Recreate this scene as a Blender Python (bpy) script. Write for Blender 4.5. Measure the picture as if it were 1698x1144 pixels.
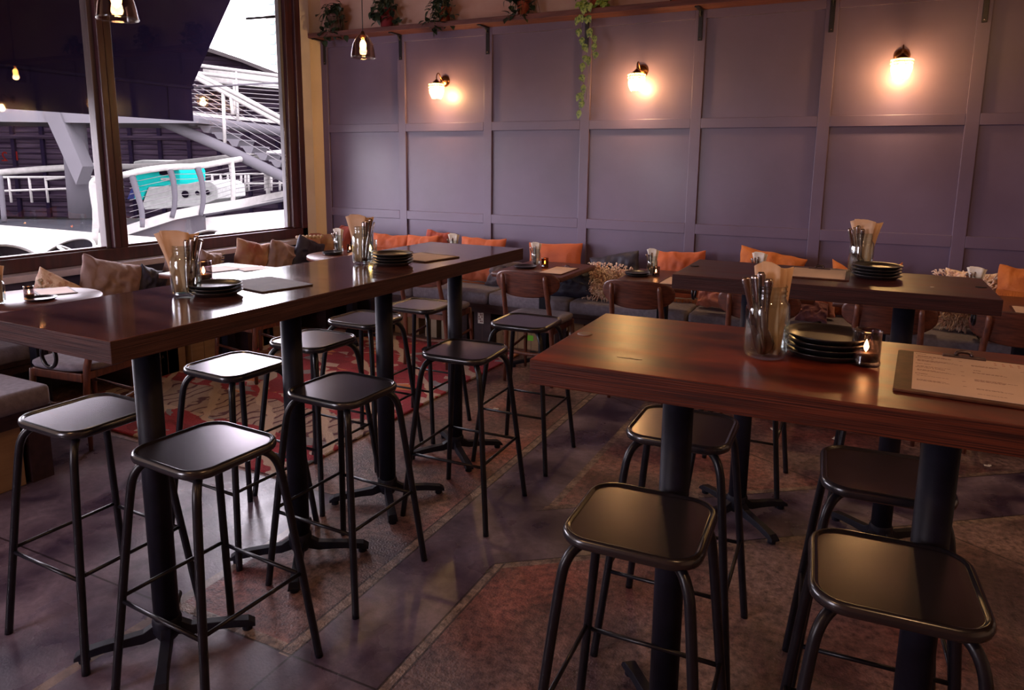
import bpy, bmesh, math, random
from mathutils import Vector, Matrix, noise
PI = math.pi
R = math.radians
random.seed(7)
S = bpy.context.scene
C = S.collection
for o in list(bpy.data.objects):
    bpy.data.objects.remove(o, do_unlink=True)

# ------------------------------------------------------------ camera
FPX, PITCH, ROLL, YAW, EYE = 1176.84, .1723, .0102, .4532, 1.5349
CX, CY = 849, 572 - 97.4
fw = Vector((-math.sin(YAW) * math.cos(PITCH), math.cos(YAW) * math.cos(PITCH), -math.sin(PITCH)))
rt = fw.cross(Vector((0, 0, 1))).normalized()
up = rt.cross(fw)
rt, up = rt * math.cos(ROLL) + up * math.sin(ROLL), -rt * math.sin(ROLL) + up * math.cos(ROLL)
CAM = Vector((0, 0, EYE))
cd = bpy.data.cameras.new('camera')
cam = bpy.data.objects.new('camera', cd)
C.objects.link(cam)
cd.sensor_fit = 'HORIZONTAL'
cd.sensor_width = 36
cd.lens = FPX * 36 / 1698
cd.shift_x = 0
cd.shift_y = -(572 - CY) / 1698
cd.clip_end = 600
m = Matrix((rt, up, -fw)).transposed().to_4x4()
m.translation = CAM
cam.matrix_world = m
S.camera = cam


def ray(px, py):
    return fw + rt * ((px - CX) / FPX) - up * ((py - CY) / FPX)


def at(px, py, d):          # a point d metres in front of the lens
    return CAM + ray(px, py) * d


def atz(px, py, z):
    r = ray(px, py)
    return CAM + r * ((z - EYE) / r.z)


def aty(px, py, y):
    r = ray(px, py)
    return CAM + r * (y / r.y)


def atx(px, py, x):
    r = ray(px, py)
    return CAM + r * (x / r.x)


# ------------------------------------------------------------ light and exposure
w = bpy.data.worlds.new('World')
S.world = w
w.use_nodes = True
wn = w.node_tree.nodes
bg = wn['Background']
bg.inputs[0].default_value = (.97, .87, 1.0, 1)
bg.inputs[1].default_value = 11.0
S.view_settings.view_transform = 'Standard'
S.view_settings.look = 'None'
S.view_settings.gamma = 1
S.view_settings.exposure = .88
S.view_settings.use_curve_mapping = False


def light(name, kind, loc, power, col, **k):
    d = bpy.data.lights.new(name, kind)
    d.energy = power
    d.color = col
    for a, b in k.items():
        setattr(d, a, b)
    o = bpy.data.objects.new(name, d)
    o.location = loc
    C.objects.link(o)
    return o


WIN_Y0, WIN_Y1, WIN_Z0, WIN_Z1 = .9, 5.44, .79, 3.25
for y0, y1 in ((WIN_Y0, 3.35), (3.45, WIN_Y1)):       # portals only guide the sampling of the sky
    p = light('window_portal', 'AREA', (-4.97, (y0 + y1) / 2, (WIN_Z0 + WIN_Z1) / 2), 1, (1, 1, 1),
              shape='RECTANGLE', size=WIN_Z1 - WIN_Z0, size_y=y1 - y0)
    p.rotation_euler = (0, -PI / 2, 0)
    p.data.cycles.is_portal = True
WARM = (1, .64, .32)

# ------------------------------------------------------------ materials
MATS = {}


def mat(name, col, rough=.6, metal=0, col2=None, scale=8, bump=0, bscale=60, stretch=(1, 1, 1), coat=0,
        spec=.5, detail=4, fac=(.35, .65), sheen=0, rvar=0, emit=None, estr=0):
    m = bpy.data.materials.new(name)
    m.use_nodes = True
    nt = m.node_tree
    b = nt.nodes['Principled BSDF']
    b.inputs['Base Color'].default_value = (*col, 1)
    b.inputs['Roughness'].default_value = rough
    b.inputs['Metallic'].default_value = metal
    b.inputs['Specular IOR Level'].default_value = spec
    b.inputs['Coat Weight'].default_value = coat
    b.inputs['Coat Roughness'].default_value = .12
    if sheen:
        b.inputs['Sheen Weight'].default_value = sheen
        b.inputs['Sheen Roughness'].default_value = .4
        b.inputs['Sheen Tint'].default_value = (*[min(1, c * 2 + .2) for c in col], 1)
    if emit:
        b.inputs['Emission Color'].default_value = (*emit, 1)
        b.inputs['Emission Strength'].default_value = estr
    tc = nt.nodes.new('ShaderNodeTexCoord')
    mp = nt.nodes.new('ShaderNodeMapping')
    mp.inputs['Scale'].default_value = stretch
    nt.links.new(tc.outputs['Object'], mp.inputs[0])
    n1 = nt.nodes.new('ShaderNodeTexNoise')
    n1.inputs['Scale'].default_value = scale
    n1.inputs['Detail'].default_value = detail
    nt.links.new(mp.outputs[0], n1.inputs['Vector'])
    if col2 is None:
        col2 = tuple(c * .82 for c in col)
    cr = nt.nodes.new('ShaderNodeValToRGB')
    cr.color_ramp.elements[0].position, cr.color_ramp.elements[1].position = fac
    cr.color_ramp.elements[0].color = (*col2, 1)
    cr.color_ramp.elements[1].color = (*col, 1)
    nt.links.new(n1.outputs['Fac'], cr.inputs[0])
    nt.links.new(cr.outputs[0], b.inputs['Base Color'])
    if rvar:
        mr = nt.nodes.new('ShaderNodeMapRange')
        mr.inputs['To Min'].default_value = rough - rvar
        mr.inputs['To Max'].default_value = rough + rvar
        mr.inputs['From Min'].default_value = .3
        mr.inputs['From Max'].default_value = .7
        nt.links.new(n1.outputs['Fac'], mr.inputs['Value'])
        nt.links.new(mr.outputs[0], b.inputs['Roughness'])
    if bump:
        n2 = nt.nodes.new('ShaderNodeTexNoise')
        n2.inputs['Scale'].default_value = bscale
        n2.inputs['Detail'].default_value = 6
        nt.links.new(mp.outputs[0], n2.inputs['Vector'])
        bp = nt.nodes.new('ShaderNodeBump')
        bp.inputs['Strength'].default_value = bump
        bp.inputs['Distance'].default_value = .01
        nt.links.new(n2.outputs['Fac'], bp.inputs['Height'])
        nt.links.new(bp.outputs[0], b.inputs['Normal'])
    MATS[name] = m
    return m


def nodes(m):
    return m.node_tree.nodes, m.node_tree.links, m.node_tree.nodes['Principled BSDF']


def glass(name, tint=(.95, .97, .96), ior=1.45, body=0, bcol=(.5, .5, .5), rough=0):
    m = bpy.data.materials.new(name)
    m.use_nodes = True
    nt = m.node_tree
    nt.nodes.clear()
    out = nt.nodes.new('ShaderNodeOutputMaterial')
    tr = nt.nodes.new('ShaderNodeBsdfTransparent')
    tr.inputs[0].default_value = (*tint, 1)
    gl = nt.nodes.new('ShaderNodeBsdfGlossy')
    gl.inputs['Roughness'].default_value = rough
    lw = nt.nodes.new('ShaderNodeLayerWeight')
    lw.inputs[0].default_value = .5
    pw = nt.nodes.new('ShaderNodeMath')
    pw.operation = 'POWER'
    pw.inputs[1].default_value = 3.2
    nt.links.new(lw.outputs['Facing'], pw.inputs[0])
    fr = nt.nodes.new('ShaderNodeMath')
    fr.operation = 'MULTIPLY_ADD'
    fr.inputs[1].default_value = .85
    fr.inputs[2].default_value = ((ior - 1) / (ior + 1)) ** 2
    nt.links.new(pw.outputs[0], fr.inputs[0])
    mx = nt.nodes.new('ShaderNodeMixShader')
    nt.links.new(fr.outputs[0], mx.inputs[0])
    if body:
        df = nt.nodes.new('ShaderNodeBsdfTranslucent')
        df.inputs[0].default_value = (*bcol, 1)
        m2 = nt.nodes.new('ShaderNodeMixShader')
        m2.inputs[0].default_value = body
        nt.links.new(tr.outputs[0], m2.inputs[1])
        nt.links.new(df.outputs[0], m2.inputs[2])
        nt.links.new(m2.outputs[0], mx.inputs[1])
    else:
        nt.links.new(tr.outputs[0], mx.inputs[1])
    nt.links.new(gl.outputs[0], mx.inputs[2])
    nt.links.new(mx.outputs[0], out.inputs[0])
    MATS[name] = m
    return m


def emis(name, col, s):
    m = bpy.data.materials.new(name)
    m.use_nodes = True
    nt = m.node_tree
    nt.nodes.clear()
    out = nt.nodes.new('ShaderNodeOutputMaterial')
    e = nt.nodes.new('ShaderNodeEmission')
    e.inputs[0].default_value = (*col, 1)
    e.inputs[1].default_value = s
    nt.links.new(e.outputs[0], out.inputs[0])
    MATS[name] = m
    return m


# building fabric
mat('wall_paint', (.134, .095, .160), .38, col2=(.104, .072, .122), scale=1.7, bump=.05, bscale=25, spec=.5, detail=6, rvar=.05)
mat('dado_paint', (.050, .042, .085), .5, col2=(.040, .033, .066), scale=3)
mat('ledge_lit_paint', (.55, .50, .58), .35)  # lightened so the colour holds the window's highlight on the ledge
mat('cream', (.80, .66, .50), .75, col2=(.74, .62, .48), scale=2, bump=.1, bscale=30)
mat('reveal_pale', (.66, .60, .56), .7, scale=3)
mat('plaster', (.42, .22, .18), .85, col2=(.52, .36, .30), scale=1.6, bump=.5, bscale=14, detail=8)
mat('ceiling_paint', (.16, .12, .13), .8)
mat('frame_wood', (.060, .016, .020), .38, col2=(.030, .010, .014), scale=5, stretch=(6, 6, .6), bump=.05)
mat('stop_paint', (.16, .15, .16), .6)
mat('jamb_paint', (.085, .058, .060), .45, col2=(.055, .036, .040), scale=4, stretch=(5, 5, .5))
mat('shelf_wood', (.15, .045, .035), .6, col2=(.08, .022, .022), scale=4, stretch=(.8, 8, 8), bump=.25, bscale=20)
mat('black_metal', (.010, .009, .014), .33, metal=0, col2=(.006, .005, .009), scale=30, spec=.38, bump=.02, bscale=120)
mat('rim_metal', (.016, .013, .016), .24, col2=(.010, .009, .012), scale=12, spec=.9)
mat('ply_raw', (.62, .36, .15), .7, col2=(.52, .29, .11), scale=5, stretch=(1, 6, 6))
mat('ply_dark', (.15, .12, .14), .7, scale=5)
mat('post_metal', (.011, .010, .019), .5, col2=(.008, .007, .013), scale=20, spec=.16, bump=.03, bscale=80)
mat('seat_metal', (.145, .122, .140), .24, metal=.85, col2=(.122, .102, .118), scale=5, detail=6)
mat('brass', (.36, .17, .07), .25, metal=1, col2=(.28, .12, .05))
mat('chrome', (.40, .34, .33), .20, metal=1)
mat('steel_dark', (.13, .10, .11), .3, metal=1)
mat('plate_black', (.018, .014, .016), .32, col2=(.012, .010, .012), scale=25, spec=.5, bump=.02)
mat('walnut', (.120, .034, .020), .36, col2=(.052, .015, .010), scale=7, stretch=(1.2, 8, 12), bump=.06, bscale=40, spec=.5)
mat('chair_wood', (.16, .052, .030), .4, col2=(.065, .022, .018), scale=9, stretch=(6, 6, 1), spec=.5)
mat('grey_fabric', (.20, .175, .215), .92, col2=(.15, .13, .16), scale=40, bump=.25, bscale=260, sheen=.15)
mat('bench_wood', (.045, .018, .022), .5, col2=(.025, .010, .014), scale=6, stretch=(1, 6, 6))
mat('dark_void', (.010, .007, .010), .9)
mat('cardboard', (.34, .215, .12), .85, col2=(.29, .18, .10), scale=6, stretch=(1, 1, 6), bump=.05)
mat('cardboard_pale', (.42, .34, .25), .85, scale=6)
mat('box_print', (.10, .06, .05), .8)
mat('paper_white', (.78, .73, .66), .8, scale=5)
mat('napkin', (.74, .52, .36), .85, col2=(.68, .46, .31), scale=14, bump=.08, bscale=40)
mat('clip_board', (.10, .032, .018), .5, col2=(.06, .02, .012), scale=12, stretch=(3, 3, 3), bump=.05, spec=.15)
mat('clip_board_dark', (.12, .085, .075), .6, col2=(.09, .06, .055), scale=20)
mat('menu_paper', (.70, .52, .44), .7, scale=4)
mat('ink', (.18, .06, .06), .8)
mat('ink_red', (.42, .02, .02), .8)
mat('sticker_green', (.18, .62, .03), .7)
mat('coaster_grey', (.30, .22, .19), .6)
mat('wax', (.10, .05, .045), .5)
mat('terracotta', (.36, .07, .025), .7, col2=(.26, .05, .02), scale=7)
mat('pot_red', (.22, .025, .035), .55)
mat('pot_brown', (.12, .05, .045), .8)
mat('soil', (.03, .018, .012), .95)
mat('leaf_dark', (.022, .045, .022), .45, col2=(.012, .022, .018), scale=12)
mat('leaf_vine', (.32, .42, .09), .45, col2=(.07, .14, .03), scale=55, fac=(.4, .56))
mat('stem', (.10, .09, .03), .6)
FAB = dict(rough=.75, bump=.35, sheen=.5)
mat('c_orange', (.50, .112, .036), col2=(.36, .072, .024), scale=5, bscale=180, **FAB)
mat('c_velvet_orange', (.50, .14, .022), col2=(.36, .085, .014), scale=8, bscale=60, **FAB)
mat('c_brown', (.20, .115, .105), col2=(.28, .19, .165), scale=4, bscale=40, **FAB)
mat('c_tan', (.40, .27, .17), col2=(.25, .06, .045), scale=4, bscale=40, **FAB)
mat('c_rustred', (.33, .065, .045), col2=(.22, .035, .03), scale=5, bscale=80, **FAB)
mat('c_navy', (.020, .018, .045), col2=(.012, .011, .026), scale=4, bscale=60, rough=.6, bump=.3, sheen=.08)
mat('c_pink', (.62, .25, .19), col2=(.48, .16, .13), scale=6, bscale=90, **FAB)
mat('c_mauve', (.24, .09, .10), col2=(.18, .06, .075), scale=6, bscale=90, **FAB)
mat('c_greymauve', (.10, .075, .095), col2=(.07, .05, .065), scale=6, bscale=90, **FAB)
mat('c_cream', (.80, .62, .50), col2=(.62, .38, .30), scale=26, bscale=60, rough=.9, bump=.8, fac=(.42, .5))
mat('tassel', (.60, .48, .36), .9, scale=30)
# outside
mat('quay', (.16, .15, .13), .8, col2=(.09, .088, .080), scale=.7, bump=.1, bscale=3)
mat('white_steel', (.044, .042, .046), .4, scale=.5)
mat('grey_steel', (.034, .032, .036), .45, scale=.5)
mat('rail_white', (.13, .125, .118), .4)
mat('cable', (.075, .07, .072), .4)
mat('boat_teal', (.003, .150, .130), .5, col2=(.003, .13, .115), scale=1)
mat('boat_white', (.125, .128, .120), .4)
mat('boat_blue', (.01, .012, .04), .5)
mat('board_dark', (.0045, .0028, .0055), .85, col2=(.0140, .0098, .0140), scale=1.5, stretch=(.4, .4, 5), detail=7)
mat('board_edge', (.0018, .0012, .003), .85)
mat('shed_roof', (.022, .019, .019), .8, scale=1, bump=.5, bscale=3)
mat('stone_grey', (.030, .027, .029), .9, col2=(.020, .018, .020), scale=1.2, bump=.2, bscale=3)
mat('stone_dark', (.010, .009, .011), .9, col2=(.006, .006, .007), scale=1.2)
mat('awning', (.0022, .0014, .0042), .9, col2=(.0018, .0011, .0034), scale=1.5)
mat('tower_white', (.15, .147, .135), .8)
mat('tower_glass', (.03, .085, .085), .5)
mat('out_chair', (.010, .009, .011), .5)
mat('out_rim', (.11, .105, .10), .35)
mat('bush', (.05, .06, .05), .9)
glass('window_glass', (.96, .97, .97), 1.40)
glass('jar_glass', (.88, .92, .91), 1.75)
glass('smoke_glass', (.66, .58, .60), 1.5)
glass('pendant_glass', (.78, .66, .60), 1.5)
glass('amber_glass', (.62, .36, .18), 1.5)
glass('shade_glass', (.98, .88, .66), 1.5, body=.30, bcol=(.95, .75, .45), rough=.05)
emis('bulb', (1, .62, .26), 130)
emis('pend_bulb', (1, .50, .13), 60)
emis('flame', (1, .60, .20), 26)

for k_ in ('quay', 'white_steel', 'grey_steel', 'rail_white', 'cable', 'boat_teal', 'boat_white', 'boat_blue', 'board_dark', 'board_edge', 'shed_roof', 'stone_grey', 'stone_dark', 'awning', 'tower_white', 'out_chair'):
    MATS[k_].node_tree.nodes['Principled BSDF'].inputs['Specular IOR Level'].default_value = 0

# water
m = mat('water', (.012, .012, .014), .5, col2=(.006, .006, .008), scale=.6, spec=.08)


def wood_top(name, c1, c2, along, rough=.23, coat=.6):
    m = mat(name, c1, rough, col2=c2, scale=2.2, stretch=((.7, 7, 7) if along == 'x' else (7, .7, 7)), spec=.4, detail=9, rvar=.03, fac=(.34, .66), coat=coat)
    m.node_tree.nodes['Principled BSDF'].inputs['Coat Roughness'].default_value = .06
    n, l, b = nodes(m)
    tc = [x for x in n if x.type == 'TEX_COORD'][0]
    n3 = n.new('ShaderNodeTexNoise')
    n3.inputs['Scale'].default_value = 3.2
    n3.inputs['Detail'].default_value = 8
    n3.inputs['Distortion'].default_value = 1.2
    l.new(tc.outputs['Object'], n3.inputs['Vector'])
    cr = n.new('ShaderNodeValToRGB')
    cr.color_ramp.elements[0].position = .42
    cr.color_ramp.elements[1].position = .66
    cr.color_ramp.elements[0].color = (0, 0, 0, 1)
    cr.color_ramp.elements[1].color = (1, 1, 1, 1)
    l.new(n3.outputs['Fac'], cr.inputs[0])
    mx = n.new('ShaderNodeMixRGB')
    mx.blend_type = 'MULTIPLY'
    old = b.inputs['Base Color'].links[0].from_socket
    mx.inputs[2].default_value = (1.9, 1.75, 1.6, 1)
    l.new(cr.outputs[0], mx.inputs[0])
    l.new(old, mx.inputs[1])
    l.new(mx.outputs[0], b.inputs['Base Color'])
    bp = n.new('ShaderNodeBump')
    bp.inputs['Strength'].default_value = .035
    bp.inputs['Distance'].default_value = .003
    l.new(n3.outputs['Fac'], bp.inputs['Height'])
    l.new(bp.outputs[0], b.inputs['Normal'])
    return m


wood_top('top_brown', (.125, .050, .042), (.050, .019, .019), 'y', .15)
wood_top('top_red', (.165, .028, .012), (.055, .008, .008), 'x', .34, 0)
wood_top('top_plum', (.070, .018, .020), (.030, .008, .011), 'x', .34, 0)


def ply_edge(name, c1, c2):
    m = mat(name, c1, .5, col2=c2, scale=2.5, stretch=(1.5, 1.5, 130), bump=.3, bscale=3, spec=.25, fac=(.36, .66))
    return m


ply_edge('edge_brown', (.085, .035, .032), (.028, .011, .014))
ply_edge('edge_red', (.12, .026, .012), (.026, .006, .005))
ply_edge('edge_plum', (.055, .014, .014), (.016, .004, .006))


# floor with inlaid bands
def floor_mat():
    m = mat('floor_concrete', (.25, .168, .158), .44, col2=(.090, .054, .064), scale=2.6, bump=.7, bscale=120, detail=12, spec=.5, fac=(.38, .60), rvar=.10)
    n, l, b = nodes(m)
    tc = [x for x in n if x.type == 'TEX_COORD'][0]
    sx = n.new('ShaderNodeSeparateXYZ')
    l.new(tc.outputs['Object'], sx.inputs[0])

    def M(op, a, c, cl=False):
        k = n.new('ShaderNodeMath')
        k.operation = op
        k.use_clamp = cl
        for i, v in enumerate((a, c)):
            if v is None:
                continue
            if isinstance(v, (int, float)):
                k.inputs[i].default_value = v
            else:
                l.new(v, k.inputs[i])
        return k.outputs[0]

    def half(a, bb, c):       # 1 where a x + b y + c > 0
        s = M('ADD', M('ADD', M('MULTIPLY', sx.outputs[0], a), M('MULTIPLY', sx.outputs[1], bb)), c)
        return M('GREATER_THAN', s, 0.0)

    def AND(*q):
        r = q[0]
        for x in q[1:]:
            r = M('MULTIPLY', r, x)
        return r

    def OR(*q):
        r = q[0]
        for x in q[1:]:
            r = M('MAXIMUM', r, x)
        return r

    def line(p, q):           # half-plane to the left of p->q
        dx, dy = q[0] - p[0], q[1] - p[1]
        L = math.hypot(dx, dy)
        a, bb = -dy / L, dx / L
        return a, bb, -(a * p[0] + bb * p[1])

    def band(L, w):           # thin strip just outside the line
        a, bb, c = L
        return AND(half(a, bb, c + w), half(-a, -bb, -c))

    lower = line((-1.16, 2.25), (.76, 3.67))     # lower edge of the slanting trench
    upper = line((-1.19, 2.713), (-.126, 3.494))
    x1 = (1, 0, 1.49)                            # x > -1.49
    x2 = (-1, 0, -1.16)                          # x < -1.16
    b1 = AND(half(*x1), half(*x2))
    b2 = AND(half(*lower), half(-upper[0], -upper[1], -upper[2]), half(1, 0, 1.17))
    left = OR(AND(half(0, -1, 1.50), half(-1, 0, -1.16)), AND(half(-1, 0, -2.02), half(0, -1, 2.42)))
    smooth = OR(b1, b2, left)
    s1 = AND(half(1, 0, 1.16), half(-1, 0, -1.125), half(-lower[0], -lower[1], -lower[2]))
    s2 = AND(half(-1, 0, -1.49), half(1, 0, 1.535), half(0, 1, -1.49))
    s3 = AND(band(lower, .035), half(1, 0, 1.16))
    s4 = AND(half(upper[0], upper[1], upper[2]), half(-upper[0], -upper[1], -upper[2] + .035), half(1, 0, 1.17))
    s5 = AND(half(0, 1, -1.50), half(0, -1, 1.54), half(1, 0, 2.02), half(-1, 0, -1.49))
    s6 = AND(half(1, 0, 2.06), half(-1, 0, -2.02), half(0, -1, 2.42))
    s7 = AND(half(1, 0, 1.16), half(-1, 0, -1.125), half(upper[0], upper[1], upper[2]))
    strip = OR(s1, s2, s3, s4, s5, s6, s7)
    # smooth colour
    nz = n.new('ShaderNodeTexNoise')
    nz.inputs['Scale'].default_value = 3.5
    nz.inputs['Detail'].default_value = 7
    nz.inputs['Distortion'].default_value = .6
    l.new(tc.outputs['Object'], nz.inputs['Vector'])
    cr = n.new('ShaderNodeValToRGB')
    cr.color_ramp.elements[0].position = .35
    cr.color_ramp.elements[1].position = .68
    cr.color_ramp.elements[0].color = (.044, .027, .056, 1)
    cr.color_ramp.elements[1].color = (.22, .168, .215, 1)
    l.new(nz.outputs['Fac'], cr.inputs[0])
    # rust stains on the rough concrete
    ns = n.new('ShaderNodeTexNoise')
    ns.inputs['Scale'].default_value = 1.1
    ns.inputs['Detail'].default_value = 5
    l.new(tc.outputs['Object'], ns.inputs['Vector'])
    crs = n.new('ShaderNodeValToRGB')
    crs.color_ramp.elements[0].position = .45
    crs.color_ramp.elements[1].position = .62
    crs.color_ramp.elements[0].color = (0, 0, 0, 1)
    crs.color_ramp.elements[1].color = (1, 1, 1, 1)
    l.new(ns.outputs['Fac'], crs.inputs[0])
    mr = n.new('ShaderNodeMixRGB')
    mr.blend_type = 'MULTIPLY'
    mr.inputs[2].default_value = (1.25, .62, .55, 1)
    old = b.inputs['Base Color'].links[0].from_socket
    l.new(crs.outputs[0], mr.inputs[0])
    l.new(old, mr.inputs[1])
    m1 = n.new('ShaderNodeMixRGB')
    l.new(smooth, m1.inputs[0])
    l.new(mr.outputs[0], m1.inputs[1])
    l.new(cr.outputs[0], m1.inputs[2])
    m2 = n.new('ShaderNodeMixRGB')
    nstr = n.new('ShaderNodeTexNoise')
    nstr.inputs['Scale'].default_value = 14
    nstr.inputs['Detail'].default_value = 6
    l.new(tc.outputs['Object'], nstr.inputs['Vector'])
    crt = n.new('ShaderNodeValToRGB')
    crt.color_ramp.elements[0].position = .35
    crt.color_ramp.elements[1].position = .6
    crt.color_ramp.elements[0].color = (.13, .09, .085, 1)
    crt.color_ramp.elements[1].color = (.27, .20, .165, 1)
    l.new(nstr.outputs['Fac'], crt.inputs[0])
    l.new(strip, m2.inputs[0])
    l.new(m1.outputs[0], m2.inputs[1])
    l.new(crt.outputs[0], m2.inputs[2])
    fine = n.new('ShaderNodeTexNoise')
    fine.inputs['Scale'].default_value = 34
    fine.inputs['Detail'].default_value = 10
    fine.inputs['Roughness'].default_value = .7
    l.new(tc.outputs['Object'], fine.inputs['Vector'])
    crf = n.new('ShaderNodeValToRGB')
    crf.color_ramp.elements[0].position = .36
    crf.color_ramp.elements[1].position = .62
    crf.color_ramp.elements[0].color = (.34, .30, .34, 1)
    crf.color_ramp.elements[1].color = (1.55, 1.5, 1.45, 1)
    l.new(fine.outputs['Fac'], crf.inputs[0])
    m3 = n.new('ShaderNodeMixRGB')
    m3.blend_type = 'MULTIPLY'
    l.new(M('SUBTRACT', 1.0, M('MULTIPLY', smooth, .70)), m3.inputs[0])
    l.new(m2.outputs[0], m3.inputs[1])
    l.new(crf.outputs[0], m3.inputs[2])
    gw = .004

    def groove(L, off=0):
        a, bb, c = L
        return AND(half(a, bb, c + off + gw), half(-a, -bb, -(c + off) + gw))
    gr = OR(AND(groove((1, 0, 1.16)), half(-lower[0], -lower[1], -lower[2])), groove((1, 0, 1.49)), AND(groove((1, 0, 1.535)), half(0, 1, -1.5)),
            AND(groove((1, 0, 1.125)), half(-lower[0], -lower[1], -lower[2])), AND(groove(lower), half(1, 0, 1.16)), AND(groove(upper), half(1, 0, 1.19)),
            AND(groove((0, 1, -1.50)), half(-1, 0, -1.16)), AND(groove((0, 1, -2.42)), half(-1, 0, -2.02)), groove((.5, .866, -3.1)), AND(groove((-.62, .78, -1.2)), half(1, 0, 1.16)))
    m4 = n.new('ShaderNodeMixRGB')
    m4.inputs[2].default_value = (.012, .007, .011, 1)
    l.new(M('MULTIPLY', gr, .8), m4.inputs[0])
    l.new(m3.outputs[0], m4.inputs[1])
    l.new(m4.outputs[0], b.inputs['Base Color'])
    # bump only where rough, small groove beside the strips
    bp = [x for x in n if x.type == 'BUMP'][0]
    rough_mask = M('SUBTRACT', 1.0, M('MULTIPLY', smooth, .88))
    l.new(rough_mask, bp.inputs['Strength'])
    bp.inputs['Distance'].default_value = .004
    base_r = b.inputs['Roughness'].links[0].from_socket
    l.new(M('SUBTRACT', base_r, M('MULTIPLY', smooth, .13)), b.inputs['Roughness'])
    return m


floor_mat()


def rug_mat():
    m = mat('rug_pile', (.34, .028, .045), .95, col2=(.30, .02, .035), scale=30, bump=.9, bscale=90, sheen=.3)
    n, l, b = nodes(m)
    tc = [x for x in n if x.type == 'TEX_COORD'][0]
    wob = n.new('ShaderNodeTexNoise')
    wob.inputs['Scale'].default_value = 5
    l.new(tc.outputs['Object'], wob.inputs['Vector'])
    add = n.new('ShaderNodeVectorMath')
    add.operation = 'MULTIPLY_ADD'
    add.inputs[1].default_value = (.16, .16, 0)
    l.new(wob.outputs['Color'], add.inputs[0])
    l.new(tc.outputs['Object'], add.inputs[2])
    sx = n.new('ShaderNodeSeparateXYZ')
    l.new(add.outputs[0], sx.inputs[0])
    vo = n.new('ShaderNodeTexVoronoi')
    vo.inputs['Scale'].default_value = 7.5
    mp = n.new('ShaderNodeMapping')
    mp.inputs['Scale'].default_value = (1, 1.8, 1)
    l.new(add.outputs[0], mp.inputs[0])
    l.new(mp.outputs[0], vo.inputs['Vector'])
    sep = n.new('ShaderNodeSeparateColor')
    l.new(vo.outputs['Color'], sep.inputs[0])
    cr = n.new('ShaderNodeValToRGB')          # patches: red, deep red, cream, blue grey, ochre
    cr.color_ramp.interpolation = 'CONSTANT'
    e = cr.color_ramp.elements
    e[0].position = 0
    e[0].color = (.33, .022, .038, 1)
    e[1].position = .38
    e[1].color = (.22, .013, .026, 1)
    for p, c in ((.62, (.55, .44, .36)), (.74, (.30, .025, .035)), (.86, (.22, .26, .28)), (.94, (.55, .20, .06))):
        x = e.new(p)
        x.color = (*c, 1)
    l.new(sep.outputs[0], cr.inputs[0])
    wv = n.new('ShaderNodeTexWave')           # dark scribbles on the cream border band
    wv.inputs['Scale'].default_value = 3.2
    wv.inputs['Distortion'].default_value = 14
    wv.inputs['Detail'].default_value = 3
    l.new(tc.outputs['Object'], wv.inputs['Vector'])
    cw = n.new('ShaderNodeValToRGB')
    cw.color_ramp.elements[0].position = .06
    cw.color_ramp.elements[0].color = (.06, .035, .05, 1)
    cw.color_ramp.elements[1].position = .20
    cw.color_ramp.elements[1].color = (.40, .33, .27, 1)
    l.new(wv.outputs['Fac'], cw.inputs[0])

    def rng(s, a, c):
        g = n.new('ShaderNodeMath')
        g.operation = 'COMPARE'
        l.new(s, g.inputs[0])
        g.inputs[1].default_value = (a + c) / 2
        g.inputs[2].default_value = (c - a) / 2
        return g.outputs[0]
    mx = n.new('ShaderNodeMixRGB')
    l.new(rng(sx.outputs[1], -.80, -.42), mx.inputs[0])
    l.new(cr.outputs[0], mx.inputs[1])
    l.new(cw.outputs[0], mx.inputs[2])
    wl = n.new('ShaderNodeTexWave')           # cream lattice lines over the red field
    wl.bands_direction = 'DIAGONAL'
    wl.inputs['Scale'].default_value = 1.3
    wl.inputs['Distortion'].default_value = 3
    l.new(add.outputs[0], wl.inputs['Vector'])
    cl = n.new('ShaderNodeValToRGB')
    cl.color_ramp.elements[0].position = .90
    cl.color_ramp.elements[1].position = .94
    cl.color_ramp.elements[0].color = (0, 0, 0, 1)
    cl.color_ramp.elements[1].color = (1, 1, 1, 1)
    l.new(wl.outputs['Fac'], cl.inputs[0])
    mx2 = n.new('ShaderNodeMixRGB')
    mx2.inputs[2].default_value = (.55, .46, .36, 1)
    l.new(cl.outputs[0], mx2.inputs[0])
    l.new(mx.outputs[0], mx2.inputs[1])
    l.new(mx2.outputs[0], b.inputs['Base Color'])
    return m


rug_mat()


def plank_mat():
    """dark horizontal weatherboards with worn pale flecks"""
    m = MATS['board_dark']
    n, l, b = nodes(m)
    tc = [x for x in n if x.type == 'TEX_COORD'][0]
    wv = n.new('ShaderNodeTexWave')
    wv.bands_direction = 'Z'
    wv.wave_profile = 'SAW'
    wv.inputs['Scale'].default_value = 1.3
    wv.inputs['Distortion'].default_value = .25
    l.new(tc.outputs['Object'], wv.inputs['Vector'])
    mv = n.new('ShaderNodeMixRGB')
    mv.blend_type = 'MULTIPLY'
    mv.inputs[0].default_value = .8
    cv = n.new('ShaderNodeValToRGB')
    cv.color_ramp.elements[0].position = .05
    cv.color_ramp.elements[0].color = (.15, .15, .15, 1)
    cv.color_ramp.elements[1].position = .3
    cv.color_ramp.elements[1].color = (1.2, 1.2, 1.2, 1)
    l.new(wv.outputs['Fac'], cv.inputs[0])
    old = b.inputs['Base Color'].links[0].from_socket
    l.new(old, mv.inputs[1])
    l.new(cv.outputs[0], mv.inputs[2])
    l.new(mv.outputs[0], b.inputs['Base Color'])
    bp = n.new('ShaderNodeBump')
    bp.inputs['Distance'].default_value = .15
    l.new(wv.outputs['Fac'], bp.inputs['Height'])
    l.new(bp.outputs[0], b.inputs['Normal'])


plank_mat()


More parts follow.
